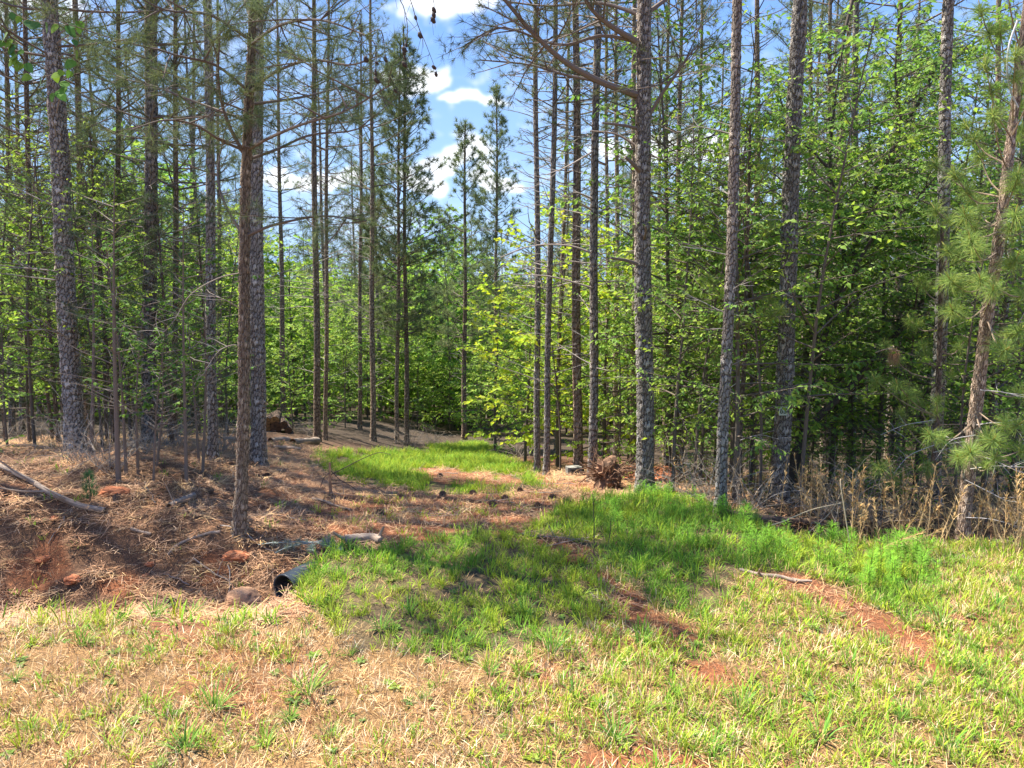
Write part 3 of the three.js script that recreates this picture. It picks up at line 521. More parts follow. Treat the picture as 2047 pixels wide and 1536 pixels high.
function youngPine(label, trunkPx, d0, width, tufts, seed, tint, twigs, bark) {
  const R = rng(seed), foot = footing(trunkPx[0][0], d0), t = thing('young_pine', label, 'pine tree', foot, 'young long-needled pines at the right');
  const raw = trunkPx.map(([x, y], k) => k ? atDepth(x, y, d0 + .15 * Math.sin(k)).sub(foot) : V(0, -.15, 0)), pts = new THREE.CatmullRomCurve3(raw).getPoints(160), r0 = width * d0 / F / 2;
  const g = new GB(true); g.tube(pts, pts.map((_, k) => r0 * (1 - .6 * k / 160)), 28, tint, 2, 1, (u, len) => (barkAt(u * 2, len) - .5) * r0 * .28); mesh('trunk', g.geo(), bark, t);
  tufts.forEach(([x, y, dz, s], k) => {
    const e = atDepth(x, y, d0 + dz).sub(foot), a = along(pts, Math.min(.97, Math.max(.1, (e.y - .35 - .3 * R() - raw[0].y) / (raw[raw.length - 1].y - raw[0].y)))), mid = a.clone().lerp(e, .55); mid.y -= .12 * R() + .05;
    const path = new THREE.CatmullRomCurve3([a, mid, e]).getPoints(7), gb = new GB(); gb.tube(path, taper(8, .011, .006), 5, [.26, .19, .13]);
    const dir = path[7].clone().sub(path[5]).normalize(); dir.y += .55; dir.normalize(); const b = mesh('branch', gb.geo(), M.twig, t); brush(b, e, dir, s ?? 1, k);
    if (R() < .75) brush(b, along(path, .72).add(V(0, .03, 0)), dir.clone().add(randDir(R).multiplyScalar(.6)).normalize(), (s ?? 1) * .85, k + 2, false);
  });
  for (const q of twigs) { const path = limbPath(q, d0, d0 - .25, foot, R), gb = new GB(); gb.tube(path, taper(path.length, .007, .0025), 4, [.42, .38, .36]); for (let k = 0; k < 4; k++) gb.tube(bendPath(R, along(path, .3 + .6 * R()), V(R() - .2, R() - .6, R() - .5), .25, -.2, 3, .5), [.003, .003, .0025, .0015], 3, [.42, .38, .36]); mesh('dead_twig', gb.geo(), M.twig, t); }
  feet.push([foot.x, foot.z, .8]); return t;
}
youngPine('bright long-needled young pine leaning in from the right edge', [[1922, 1085], [1938, 930], [1958, 760], [1975, 620], [1992, 520], [2003, 430], [2016, 320], [2032, 190], [2050, 40], [2075, -160], [2090, -330]], 9.3, 27, [
  [1900, 560, -.4], [1960, 560, -.6], [1930, 430, -.5], [1895, 500, .3], [1870, 420, .4], [1910, 350, -.3, 1.05], [1960, 310, .3], [1985, 230, -.5], [1930, 250, .5], [1970, 130, -.4], [2000, 60, .3], [1940, 480, -.9], [2030, 430, -.7], [2030, 520, -.5], [1985, 580, -.9, .9], [2035, 350, -.4], [2040, 260, .4], [2030, 110, -.6],
  [2010, 700, -.6], [2040, 660, -.3], [1985, 880, -.6], [1940, 905, -.7], [1915, 915, -.5, .9], [1990, 915, -.4, .8], [2035, 850, -.6], [2045, 900, .2], [1860, 870, -.3, .95], [1995, 480, .7], [1870, 330, .8], [1950, 400, .9], [1890, 560, .8], [1905, 620, -.4], [2045, 180, .2], [1960, 20, .4], [2010, -40, -.4], [2050, -80, .3], [1985, -100, .5],
  [2060, 590, .6], [2065, 780, .6], [2080, 420, -.2], [2090, 300, .5], [2080, 130, -.5], [2100, 0, .3],
], 88, [1.3, 1.2, 1.15], [[[1952, 850], [1990, 845], [2040, 850], [2090, 846]], [[1935, 905], [1985, 920], [2040, 945]], [[1940, 938], [1990, 932], [2060, 935]], [[1930, 1035], [1980, 1038], [2060, 1060]], [[1975, 640], [2000, 690], [2040, 640], [2060, 600]], [[1930, 960], [1980, 985], [2010, 1000], [2045, 1005]], [[1960, 780], [2010, 785], [2050, 795]], [[1950, 870], [1900, 882], [1870, 920]]], M.barkBrown);
youngPine('small pine with pale needle brushes left of the bright long-needled one', [[1850, 1060], [1866, 930], [1875, 800], [1880, 640], [1882, 520], [1885, 430]], 10.6, 14, [
  [1750, 760, -.3, .9], [1795, 770, -.5, .95], [1830, 785, .2, .8], [1800, 825, .2, .7], [1875, 800, -.4, .8], [1760, 935, -.6, 1], [1770, 690, .5, .8], [1855, 930, -.2, .7], [1845, 690, .3, .8], [1905, 730, .5, .8], [1820, 640, .5, .8], [1890, 620, -.3, .8], [1930, 680, .4, .8], [1840, 560, .2, .8], [1900, 500, .1, .8], [1875, 460, 0, .8],
], 89, [.8, .75, .72], [[[1868, 890], [1820, 910], [1800, 930], [1780, 960]], [[1866, 905], [1900, 895], [1925, 870]], [[1870, 840], [1810, 850], [1760, 870]]], M.barkBrown);
youngPine('shaded young pine with grey green brushes in front of the numbered pine', [[1478, 1030], [1480, 850], [1490, 700], [1492, 560], [1496, 420], [1500, 250]], 11.4, 11, [
  [1560, 620, -.8, .8], [1540, 600, -.6, .8], [1420, 560, -.6, .8], [1450, 500, -.4, .8], [1380, 590, .4, .8], [1520, 530, .6, .8], [1580, 650, .2, .7], [1410, 640, .4, .7], [1470, 640, -.7, .7], [1440, 420, .5, .8], [1540, 440, -.5, .8], [1490, 360, .3, .8], [1530, 330, -.4, .8], [1460, 300, .4, .8], [1500, 230, 0, .8], [1430, 720, -.2, .7], [1550, 720, .4, .7],
], 90, [.7, .68, .66], [[[1482, 760], [1440, 790], [1400, 830]], [[1480, 880], [1520, 870], [1560, 880]]], M.barkBrown);

// ---------- broadleaf trees ----------
function leafyLimb(R, wood, lv, pts, r, o) {
  wood.tube(pts, taper(pts.length, r, r * .3), o.seg ?? 4, o.wood);
  let L = 0; for (let k = 1; k < pts.length; k++) L += pts[k].distanceTo(pts[k - 1]);
  const end = pts[pts.length - 1].clone().sub(pts[pts.length - 2]).normalize(), m = Math.max(2, Math.round(L * o.twigs));
  for (let k = 0; k < m; k++) {
    const t = mix(o.bare, 1, (k + R()) / m), p = along(pts, Math.min(1, t)), sd = V(-end.z, 0, end.x).multiplyScalar(k % 2 ? 1 : -1), d = end.clone().multiplyScalar(.6).addScaledVector(sd, .5 + .5 * R()).addScaledVector(randDir(R), .6); d.y = d.y * .8 + .05; d.normalize();
    const l = o.twig * (.5 + .9 * R()) * (1.2 - .5 * t), e = p.clone().addScaledVector(d, l); e.y -= l * l * .25;
    wood.tube([p, p.clone().lerp(e, .5).add(V(0, .03 * l, 0)), e], [r * .22 + .001, .0025, .0012], 3, o.wood);
    const q = Math.max(3, Math.round(l * o.leaves));
    for (let j = 0; j <= q; j++) {
      const f = .25 + .75 * j / q, a = p.clone().lerp(e, f); a.y += Math.sin(f * 3.14) * .03 * l;
      const ld = d.clone().multiplyScalar(.5).addScaledVector(V(-d.z, 0, d.x), (j % 2 ? 1 : -1) * (.6 + .4 * R())).addScaledVector(randDir(R), .35); ld.y -= o.droop * (.4 + R()); ld.normalize();
      const nr = V((R() - .5) * 2.2, .35 + R(), (R() - .5) * 2.2), c = jitter(R() < o.mixed ? o.col2 : o.col, R, .3), ln = o.len * (.4 + .85 * R());
      leaf(lv, a, ld, nr, ln, ln * o.shape, c, o.fine);
    }
  }
}
function broadleaf(seed, { H, h0, R0, r0, limbs, lean = 0, o, prof: pf = (t) => Math.sqrt(Math.max(.08, 1 - Math.pow(2 * t - .8, 2))) }) {
  const R = rng(seed), wood = new GB(), lv = new GB(), stem = bendPath(R, V(0, -.15, 0), V(lean, 1, 0), H, 0, 9, .1);
  wood.tube(stem, taper(10, r0, .006), 7, o.wood);
  for (let k = 0; k < limbs; k++) {
    const t = (k + R()) / limbs, h = mix(h0, H * .97, t), p = along(stem, h / H), az = k * 2.4 + R() * .8, L = R0 * pf(t) * (.65 + .5 * R()) + .15, el = .2 + .6 * t + (R() - .5) * .9;
    leafyLimb(R, wood, lv, bendPath(R, p, V(Math.cos(az), el, Math.sin(az)), L, -.15, 4, .22), r0 * .32 * (1.1 - .7 * t) + .003, o);
  }
  return { wood: wood.geo(), leaves: lv.geo(), H };
}
const BROWN = [.12, .095, .075], GREYW = [.2, .18, .16];
const O = (x) => ({ wood: BROWN, twigs: 4, twig: .42, bare: .25, leaves: 14, len: .085, shape: .5, droop: .3, col: [.10, .21, .045], col2: [.17, .28, .05], mixed: .3, fine: true, seg: 4, ...x });
const SPRING = { col: [.38, .54, .035], col2: [.5, .56, .035], mixed: .4 }, MID = { col: [.24, .41, .05], col2: [.35, .49, .055], mixed: .4 }, DARK = { col: [.2, .36, .06], col2: [.29, .45, .065], mixed: .35 };
function plantTree(name, label, cat, v, p, turn, s, group) { const t = thing(name, label, cat, p, group); mesh('trunk', v.wood, M.twig, t); stuffPart(mesh('crown', v.leaves, M.leaf, t)); t.rotation.y = turn; t.scale.setScalar(s); feet.push([p.x, p.z, .7]); return t; }
// the sunlit maples beside the flaky pines
const mapleA = broadleaf(201, { H: 5.6, h0: .7, R0: 1.75, r0: .05, limbs: 34, o: O({ ...SPRING, len: .115, shape: .75, twigs: 6.5, leaves: 17 }) });
const mapleB = broadleaf(202, { H: 4.4, h0: .5, R0: 1.5, r0: .04, limbs: 28, o: O({ ...SPRING, len: .115, shape: .75, twigs: 6.5, leaves: 17 }) });
const sweet = broadleaf(203, { H: 5.2, h0: .4, R0: 1.6, r0: .05, limbs: 32, o: O({ ...MID, len: .115, shape: .8, twigs: 6.5, leaves: 16 }) });
plantTree('maple_tree', 'tallest sunlit yellow green maple growing round the flaky pine pair', 'maple tree', mapleA, footing(1115, 16.5), .3, 1.15);
plantTree('maple_tree', 'low yellow green maple between the flaky pair and the concrete block', 'maple tree', mapleB, footing(1050, 17.2), 2.1, 1.1);
plantTree('maple_tree', 'yellow green maple behind the root ball and the brown trunk', 'maple tree', mapleB, footing(1208, 16.4), 4.1, 1.25);
plantTree('sweetgum_tree', 'deep green bushy sweetgum left of the yellow green maples', 'broadleaf tree', sweet, footing(990, 21.5), 1.2, .95);
plantTree('sweetgum_tree', 'green sapling crown in front of the big limbed pine, at its left foot', 'broadleaf tree', sweet, footing(1238, 14.2), 3, .62);
// the leaning fork
{
  const R = rng(210), foot = spot(1577, 985), d = -foot.z, t = thing('leaning_tree', 'leaning dark forked broadleaf tree arching right over the dead stalks', 'broadleaf tree', foot);
  const ps = [[[[1577, 992], [1582, 940], [1598, 885], [1640, 830], [1700, 775], [1770, 690], [1820, 640], [1880, 540], [1930, 420]], -.6, .085], [[[1582, 960], [1600, 890], [1615, 800], [1640, 700], [1668, 610], [1690, 540], [1730, 440], [1770, 330], [1850, 180], [1900, 60]], .5, .075], [[[1668, 610], [1700, 555], [1750, 470], [1830, 400], [1890, 330]], -.9, .04], [[[1640, 700], [1610, 640], [1590, 560], [1560, 470], [1520, 400]], -.5, .03], [[[1690, 540], [1680, 440], [1660, 340], [1670, 200], [1690, 60]], .5, .04], [[[1770, 330], [1800, 260], [1790, 150], [1800, 20]], -.7, .03], [[[1660, 340], [1600, 280], [1550, 240], [1490, 250]], -.4, .025], [[[1590, 560], [1500, 520], [1430, 500], [1360, 480]], -.7, .022], [[[1690, 60], [1720, -60], [1760, -200]], .3, .03], [[[1850, 180], [1930, 100], [1990, 60]], .3, .025]];
  const o = O({ ...DARK, len: .115, shape: .48, twigs: 6.5, twig: .5, leaves: 15, bare: .0, droop: .45, wood: [.075, .06, .05] });
  ps.forEach(([pts, dz, r], k) => {
    const path = limbPath(pts, k < 2 ? d : d + dz * .4, d + dz, foot, R), wood = new GB(), lv = new GB(); wood.tube(path, taper(path.length, r, r * .35), 9, o.wood);
    let L = 0; for (let q = 1; q < path.length; q++) L += path[q].distanceTo(path[q - 1]);
    const m = Math.round(L * (k < 2 ? 8 : 9));
    for (let q = 0; q < m; q++) { const f = mix(k < 2 ? .56 : .2, 1, (q + R()) / m), a = along(path, Math.min(1, f)), az = R() * 6.283; const light = R() < .25; leafyLimb(R, wood, lv, bendPath(R, a, V(Math.cos(az), .1 + .5 * R(), Math.sin(az)), .5 + .7 * R(), -.2, 4, .25), .009, light ? { ...o, col: [.19, .36, .05], col2: [.26, .4, .06] } : o); }
    const b = mesh(k < 2 ? 'trunk' : 'limb', wood.geo(), M.twig, t); stuffPart(mesh('foliage', lv.geo(), M.leaf, b));
  });
  feet.push([foot.x, foot.z, 1]);
}
// leafy saplings and shrubs, several kinds
const SHRUBS = [
  broadleaf(221, { H: 3.2, h0: .25, R0: 1.1, r0: .022, limbs: 20, o: O({ ...DARK, len: .11, twigs: 6.5, leaves: 15 }) }), broadleaf(222, { H: 4.6, h0: .8, R0: 1.3, r0: .03, limbs: 24, o: O({ ...MID, len: .12, shape: .6, twigs: 6.5, leaves: 14 }) }),
  broadleaf(223, { H: 2.2, h0: .1, R0: .9, r0: .016, limbs: 16, o: O({ ...MID, len: .1, twigs: 7, leaves: 16 }) }), broadleaf(224, { H: 5.8, h0: 1.2, R0: 1.4, r0: .04, limbs: 26, o: O({ ...DARK, col: [.16, .3, .05], len: .12, shape: .6, twigs: 6.5, leaves: 14 }) }),
  broadleaf(225, { H: 6.8, h0: 1.6, R0: 1.7, r0: .05, limbs: 30, o: O({ ...MID, col: [.25, .40, .05], len: .13, shape: .6, twigs: 6, leaves: 13 }) }),
];
const FARLEAF = [0, 1, 2].map((k) => broadleaf(231 + k, { H: 6.5 + k, h0: .7, R0: 2.1, r0: .06, limbs: 42, o: O({ ...[MID, SPRING, DARK][k], ...(k === 1 ? { col: [.27, .42, .06], col2: [.34, .46, .065] } : {}), len: .21, shape: .75, twigs: 5, twig: .6, leaves: 9, fine: false }) }));
for (const [px, d, k, s, label] of [
  [1305, 13.2, 2, .9, 'leafy shrub hugging the foot of the big limbed pine'], [1345, 14, 0, 1, 'shrub right behind the big limbed pine, at the red earth bank'], [1400, 13, 3, .9, 'tall green sapling between the big limbed pine and the tall grass pine'],
  [1360, 16, 4, .8, 'pale green sapling deeper in, right of the big limbed pine'], [1620, 14.6, 1, .9, 'sapling under the leaning fork'], [1700, 14, 0, 1.1, 'dark shrub below the leaning trunk'], [1780, 14, 3, .8, 'sapling behind the small pale-brushed pine'],
  [1925, 11.5, 1, .9, 'glossy leaved sapling between the stout dark pine and the bright long-needled pine'], [1990, 12.5, 0, 1.1, 'dark shrub behind the bright long-needled pine'], [1470, 15, 4, .85, 'green sapling left of the numbered pine'], [1540, 16, 1, 1, 'sapling behind the numbered pine'],
  [60, 13.5, 1, .95, 'leafy sapling at the left edge, left of the thick scaly pine'], [15, 12.2, 0, .95, 'dark leafy shrub at the far left edge'], [105, 15, 3, .95, 'tall sapling behind the thick scaly pine, on its left'], [215, 14.5, 4, .85, 'light green sapling between the thick scaly pine and the stout dark pine'], [262, 16.5, 1, 1.05, 'sapling with open crown left of the stout dark pine'], [340, 17, 3, .9, 'sapling right of the stout dark pine'], [400, 19, 0, 1.1, 'shrub behind the grey trunk left of the front pine'],
  [585, 21, 2, 1.3, 'yellow green shrub above the log pile'], [690, 24, 0, 1, 'dark shrub between the close pine pair and the thin set-back pine'], [450, 20, 2, 1.3, 'shrub in the gap left of the slender front pine'],
]) plantTree('leafy_sapling', label, 'sapling', SHRUBS[k], footing(px, d), px * .37, s, 'saplings round the clearing');

const CURTAIN = [
  broadleaf(241, { H: 7.6, h0: 1.3, R0: 1.9, r0: .05, limbs: 46, o: O({ ...DARK, len: .105, shape: .5, twigs: 6.5, leaves: 15, droop: .5 }) }), broadleaf(242, { H: 6.4, h0: .8, R0: 1.7, r0: .045, limbs: 42, o: O({ ...MID, len: .1, shape: .5, twigs: 6.5, leaves: 16, droop: .5 }) }),
  broadleaf(243, { H: 6.2, h0: 1.4, R0: 1.25, r0: .03, limbs: 30, o: O({ ...MID, col: [.28, .42, .05], len: .095, shape: .55, twigs: 5.5, leaves: 13, droop: .35 }) }),
];
for (const [px, d, k, s, label] of [
  [1362, 13.4, 1, .95, 'leafy tree filling the gap right of the big limbed pine'], [1660, 14.2, 0, 1.0, 'tall leafy tree above the leaning fork'], [1830, 13.6, 0, 1.05, 'tall leafy tree left of the stout dark pine'], [1935, 13.2, 1, 1.2, 'leafy tree behind the bright long-needled pine'], [1500, 13.6, 0, .9, 'leafy tree between tall grass pine and numbered pine'], [1430, 14.4, 1, 1.1, 'leafy tree seen behind the tall grass pine'], [2020, 12.2, 0, 1, 'leafy tree cut by the right edge'], [1590, 14.6, 1, 1.2, 'leafy tree behind the numbered pine on its right'],
  [1335, 13.9, 0, 1.2, 'tall leafy tree right behind the big limbed pine'], [1462, 12.7, 1, 1.2, 'leafy tree crowding the tall grass pine'], [1965, 12, 0, 1.1, 'tall leafy tree behind the top of the bright pine'], [1468, 10.9, 0, .85, 'leafy young tree standing forward between tall grass pine and numbered pine'], 
  [1752, 13.8, 1, 1.15, 'broad leafy tree right of the leaning fork'], [1560, 13.8, 0, 1.15, 'tall leafy tree directly behind the numbered pine'], [1600, 11.0, 2, 1.15, 'slender leafy sapling rising before the numbered pine on its right'], [1345, 11.6, 2, 1.05, 'slender leafy sapling close right of the big limbed pine'],
  [1388, 11.9, 2, .95, 'slender leafy sapling overlapping the right side of the big limbed pine'], [1518, 11.3, 2, .95, 'slender leafy sapling in front of the numbered pine'], [1905, 10.9, 2, .8, 'slender leafy sapling left of the bright long-needled pine'], [1120, 15.2, 2, .8, 'fine-leaved sapling at the feet of the flaky pine pair'],
  [70, 12.6, 2, .95, 'fine-leaved light sapling left of the thick scaly pine'], [205, 12.2, 2, .85, 'fine-leaved light sapling right of the thick scaly pine'], [262, 13.4, 2, 1.0, 'fine-leaved sapling behind the thickest bare sapling'], [340, 14.6, 2, .95, 'fine-leaved sapling right of the stout dark pine'], [12, 14, 2, 1.15, 'tall fine-leaved sapling at the left edge'], [130, 16.4, 1, 1.0, 'dense leafy tree hidden behind the thick scaly pine'], [455, 17.5, 2, 1.0, 'fine-leaved sapling left of the crowded front trunks'], [395, 21, 1, 1.1, 'dense leafy tree left of the log pile'],
]) plantTree('leafy_tree', label, 'broadleaf tree', CURTAIN[k], footing(px, d), px * .41, s, 'leafy trees at the wood edge');
{ const soft = pineCrown(260, { H: 5.4, h0: .9, R0: 1.25, gap: .3, per: 4, dead: 8, deadFrom: .4, n: 30, len: .13, w: .0055, shoots: 5.5, shoot: .28, col: [.11, .16, .065], el0: .1, el1: .8 }), stem = trunkGeo(261, .035, 5.4, 8, .3, 0, [.8, .75, .7]);
  for (const [px, d, s, label] of [[118, 13.2, .95, 'soft dark young pine left of the thick scaly pine'], [228, 13.6, 1.05, 'soft dark young pine behind the bare saplings'], [345, 13.2, .85, 'soft dark young pine left of the grey trunk'], [420, 15.5, .9, 'soft dark young pine behind the grey trunk'], [1668, 14.6, .8, 'soft shaded young pine under the leaning trunk'], [1800, 12.6, .75, 'soft shaded young pine behind the dead stalks'], [1600, 14.4, .7, 'soft shaded young pine beside the fork foot']]) { const t = thing('young_pine', label, 'pine tree', footing(px, d), 'soft young pines'); mesh('trunk', stem, M.barkBrown, t); stuffPart(mesh('branches', soft.wood, M.twig, t)); stuffPart(mesh('crown', soft.needles, M.needle, t)); t.rotation.y = px; t.scale.setScalar(s); } }

{ const R = rng(880); for (let k = 0, n = 0; k < 200 && n < 26; k++) { const x = 3.4 + 6.5 * R(), d = 10.6 + 5 * R(); if (!inside([[2.6, -10], [9, -10], [12, -16], [4, -16]], x, -d)) continue; n++; const t = thing('low_undergrowth', 'low leafy undergrowth on the shaded floor behind the dead stalks', 'undergrowth', V(x, ground(x, -d), -d), 'low undergrowth at the right'); mesh('trunk', SHRUBS[n % 2 ? 2 : 0].wood, M.twig, t); stuffPart(mesh('crown', SHRUBS[n % 2 ? 2 : 0].leaves, M.leaf, t)); t.rotation.y = R() * 6.283; t.scale.setScalar(.3 + .3 * R()); } }

// ---------- the woods beyond: pines and broadleaf undergrowth ----------
{
  const R = rng(900);
  const MIDP = [
    pineCrown(301, { H: 15.5, h0: 6.4, R0: 2.1, gap: .62, per: 4, dead: 26, n: 11, len: .25, w: .015, shoots: 3.3, seg: 3 }), pineCrown(302, { H: 14, h0: 5, R0: 2.0, gap: .6, per: 4, dead: 22, n: 11, len: .25, w: .015, shoots: 3.3, seg: 3 }), pineCrown(303, { H: 16.5, h0: 7.5, R0: 2.2, gap: .62, per: 4, dead: 28, n: 11, len: .25, w: .015, shoots: 3.3, seg: 3 }),
    pineCrown(304, { H: 11, h0: 2.4, R0: 2.0, gap: .5, per: 5, dead: 10, n: 16, len: .27, w: .022, shoots: 4.6, seg: 3, col: [.165, .22, .085] }), pineCrown(305, { H: 8, h0: 1.4, R0: 1.7, gap: .45, per: 5, dead: 6, n: 16, len: .27, w: .022, shoots: 4.6, seg: 3, col: [.18, .24, .09] }),
  ];
  const TR = MIDP.map((m, k) => trunkGeo(40 + k, .10, m.H, 9, .5, 0, [.9, .9, .9]));
  const pxOf = (x, d) => 1023.5 + F * x / (d * CP + (EYE - ground(x, -d)) * -SP);
  let nP = 0, nB = 0; const taken = feet.slice();
  const free = (x, z, r) => { for (const [a, b, q] of taken) { const m = Math.max(r, Math.min(q, 1.6)); if ((a - x) ** 2 + (b - z) ** 2 < m * m) return false; } return true; };
  const where = (px) => px < 450 ? 'behind the bare saplings' : px < 800 ? 'behind the log pile' : px < 1080 ? 'beyond the end of the grassy track' : px < 1330 ? 'behind the yellow green maples' : px < 1640 ? 'behind the numbered pine' : 'behind the leaning fork';
  const woodsTree = (k, x, d, s, label, group) => { const t = thing('woods_pine', label, 'pine tree', V(x, ground(x, -d), -d), group); mesh('trunk', TR[k], hash2(nP, 1) < .5 ? M.barkBrown : M.barkGrey, t); stuffPart(mesh('branches', MIDP[k].wood, M.twig, t)); stuffPart(mesh('crown', MIDP[k].needles, M.needle, t)); t.rotation.y = R() * 6.283; t.scale.setScalar(s); nP++; };
  for (let k = 0; k < 6000 && nP < 205; k++) {
    const d = 16 + 56 * Math.pow(R(), .8), x = (R() * 2 - 1) * (.72 * d + 2.5), px = pxOf(x, d), sky = px > 560 && px < 1090;
    if (d < 29 && px > 560 && px < 1130) continue; if (d < 24 && px > 520 && px < 1150) continue;
    if (d < 46 && px > 800 && px < 1070) continue;
    if (d < 24 && R() < .7) continue; if (d < 20 && Math.abs(x) < 6) continue;
    if (px > 520 && px < 1300 && d < 62 && R() < (px < 1090 ? .62 : .5)) continue;
    if (!free(x, -d, 1.6 + d * .014)) continue; taken.push([x, -d, 1]);
    const mid = sky && d < 60; let v = Math.floor(R() * 3); if (R() < .22 || (mid && R() < .35)) v = R() < .5 ? 3 : 4; if (px > 800 && px < 1070 && d < 60) v = R() < .5 ? 3 : 4;
    const s = .88 + .26 * R();
    woodsTree(v, x, d, s, (d < 34 ? 'bare-stemmed pine in the first ranks of the woods ' : v > 2 ? 'young full-crowned pine far down the slope ' : 'slender pine deep in the far woods ') + where(px), d < 34 ? 'pines in the first ranks of the woods' : v > 2 ? 'young pines down the slope' : 'pines deep in the far woods');
  }
  for (const [px, d, k, s] of [[690, 27.5, 1, .55], [735, 31, 1, .7], [770, 34, 0, .75], [835, 31, 1, .6], [870, 35, 1, .75], [900, 32, 0, .55], [950, 35, 1, .7], [960, 30, 1, .5], [1015, 31, 1, .65], [1045, 27, 0, .6], [610, 28, 1, .7], [850, 40, 1, .9], [780, 42, 1, .95], [930, 41, 0, .9], [700, 38, 1, .9]]) { const p = footing(px, d), t = thing('woods_broadleaf', 'sunlit light green young broadleaf tree at the end of the grassy track', 'broadleaf tree', p, 'young broadleaf trees at the end of the track'); mesh('trunk', FARLEAF[k].wood, M.twig, t); stuffPart(mesh('crown', FARLEAF[k].leaves, M.leaf, t)); t.rotation.y = px; t.scale.setScalar(s); taken.push([p.x, p.z, 1]); }
  for (let k = 0; k < 5000 && nB < 275; k++) {
    const d = 17 + 44 * Math.pow(R(), .9), x = (R() * 2 - 1) * (.72 * d + 2), px = pxOf(x, d);
    if (d < 30 && px > 590 && px < 1110) continue; if (d < 24 && px > 540 && px < 1150) continue;
    if (!free(x, -d, 1.1)) continue; taken.push([x, -d, .8]);
    const near = d < 26, q = R(), v = near ? SHRUBS[Math.floor(R() * 5)] : FARLEAF[q < .42 ? 0 : q < .72 ? 1 : 2];
    const t = thing(near ? 'undergrowth_shrub' : 'woods_broadleaf', (near ? 'leafy shrub in the shade among the first woods trunks ' : q < .42 ? 'mid green broadleaf tree under the far pines ' : q < .72 ? 'light spring green broadleaf tree under the far pines ' : 'dark green broadleaf tree under the far pines ') + where(px), near ? 'shrub' : 'broadleaf tree', V(x, ground(x, -d), -d), near ? 'undergrowth shrubs' : 'broadleaf trees in the far woods');
    mesh('trunk', v.wood, M.twig, t); stuffPart(mesh('crown', v.leaves, M.leaf, t)); t.rotation.y = R() * 6.283; t.scale.setScalar((near ? .85 : .75) + .6 * R()); nB++;
  }
  // the wooded slope that closes the view reads as one mass
  const far = [];
  for (let k = 0; k < 520; k++) { const d = 72 + 75 * R(), x = (R() * 2 - 1) * (.78 * d + 6), s = .9 + .35 * R(), c = .8 + .4 * R(); far.push([x, ground(x, -d), -d, R() * 6.283, s, 0, 0, c, c, c, 1]); }
  scatter('far_forest', 'distant mass of pine and broadleaf trees closing the view downhill', 'forest', [MIDP[3].needles, MIDP[1].needles, MIDP[0].needles], M.needle, far.slice(0, 360));
  scatter('far_thicket', 'pale green broadleaf mass under the distant pines', 'forest', [FARLEAF[0].leaves, FARLEAF[1].leaves], M.leaf, far.slice(360).concat(far.slice(0, 160).map((e) => [e[0] + 2, e[1], e[2] + 2, ...e.slice(3)])));
}

// ---------- things lying and standing about ----------
function lumpy(g, amp, freq, seed, flat = 1) { const a = g.attributes.position, v = V(0, 0, 0); for (let k = 0; k < a.count; k++) { v.fromBufferAttribute(a, k); const n = v.clone().normalize(), f = 1 + amp * ((fbm(n.x * freq + 9, n.y * freq + n.z * freq * .7 + 4, 3, seed) - .5) * 2); a.setXYZ(k, v.x * f, v.y * f * flat, v.z * f); } g.computeVertexNormals(); return g; }
const grain = (name, r, g, b, amp = .35, fx = 90, fy = 14) => new THREE.MeshStandardMaterial({ name, roughness: .95, map: dataTex(128, 128, (u, v) => { const n = 1 - amp + 2 * amp * fbm(u * fx / 4, v * fy, 3, 8) * (.8 + .4 * hash2(Math.round(u * 128), Math.round(v * 128), 2)); return [r * n, g * n, b * n].map((q) => Math.min(255, q)); }, true) });
M.clay = grain('red clay', 158, 96, 62, .35, 40, 12); M.rock = grain('tan stone', 168, 128, 96, .25, 30, 9); M.deadwood = grain('weathered grey wood', 138, 122, 108, .4, 60, 3); M.logbark = grain('log bark', 92, 74, 62, .45, 50, 8); M.cut = grain('sawn log end', 132, 96, 58, .5, 20, 6); M.cutDark = grain('old sawn log end', 84, 60, 42, .5, 20, 6); M.roots = grain('earthy roots', 116, 88, 68, .4, 40, 8);
M.pipe = new THREE.MeshStandardMaterial({ name: 'grey plastic pipe', color: new THREE.Color(.05, .062, .072), roughness: .42 }); M.dark = new THREE.MeshStandardMaterial({ name: 'dark stems', color: new THREE.Color(.05, .04, .035), roughness: .9 });
M.concrete = grain('concrete', 128, 126, 120, .2, 50, 12); M.plate = new THREE.MeshStandardMaterial({ name: 'weathered plate', color: new THREE.Color(.36, .43, .36), roughness: .6 }); M.ink = new THREE.MeshStandardMaterial({ name: 'dark numerals', color: new THREE.Color(.05, .065, .05), roughness: .7 });
const up = (p, h) => p.clone().add(V(0, h, 0));
// culvert
{
  const p = spot(548, 1200), t = thing('culvert_pipe', 'dark grey plastic culvert pipe opening into the ditch beside the tall grass', 'pipe', V(-2.52, 0, p.z + .04)); t.position.y = ground(-2.66, t.position.z) + .155;
  const R = .17, r = .156, L = 1.5, sh = new THREE.LatheGeometry([[R, 0], [R, L], [r, L], [r, 0], [R, 0]].map(([a, b]) => new THREE.Vector2(a, b)), 48); const pipe = mesh('barrel', sh, M.pipe, t); pipe.rotation.z = -Math.PI / 2; pipe.rotation.y = 1.08;
  const lip = mesh('rim', new THREE.TorusGeometry((R + r) / 2, .011, 8, 48), M.pipe, t); lip.rotation.y = Math.PI / 2 + 1.08;
  const s = mesh('ditch_stone', lumpy(new THREE.IcosahedronGeometry(.17, 4), .3, 2.2, 5, .72), M.rock); s.position.copy(spot(483, 1206)); s.position.y += .05; s.scale.set(1.15, 1, .9); tag(s, 'rounded tan stone lying in the ditch left of the culvert mouth', 'stone');
}
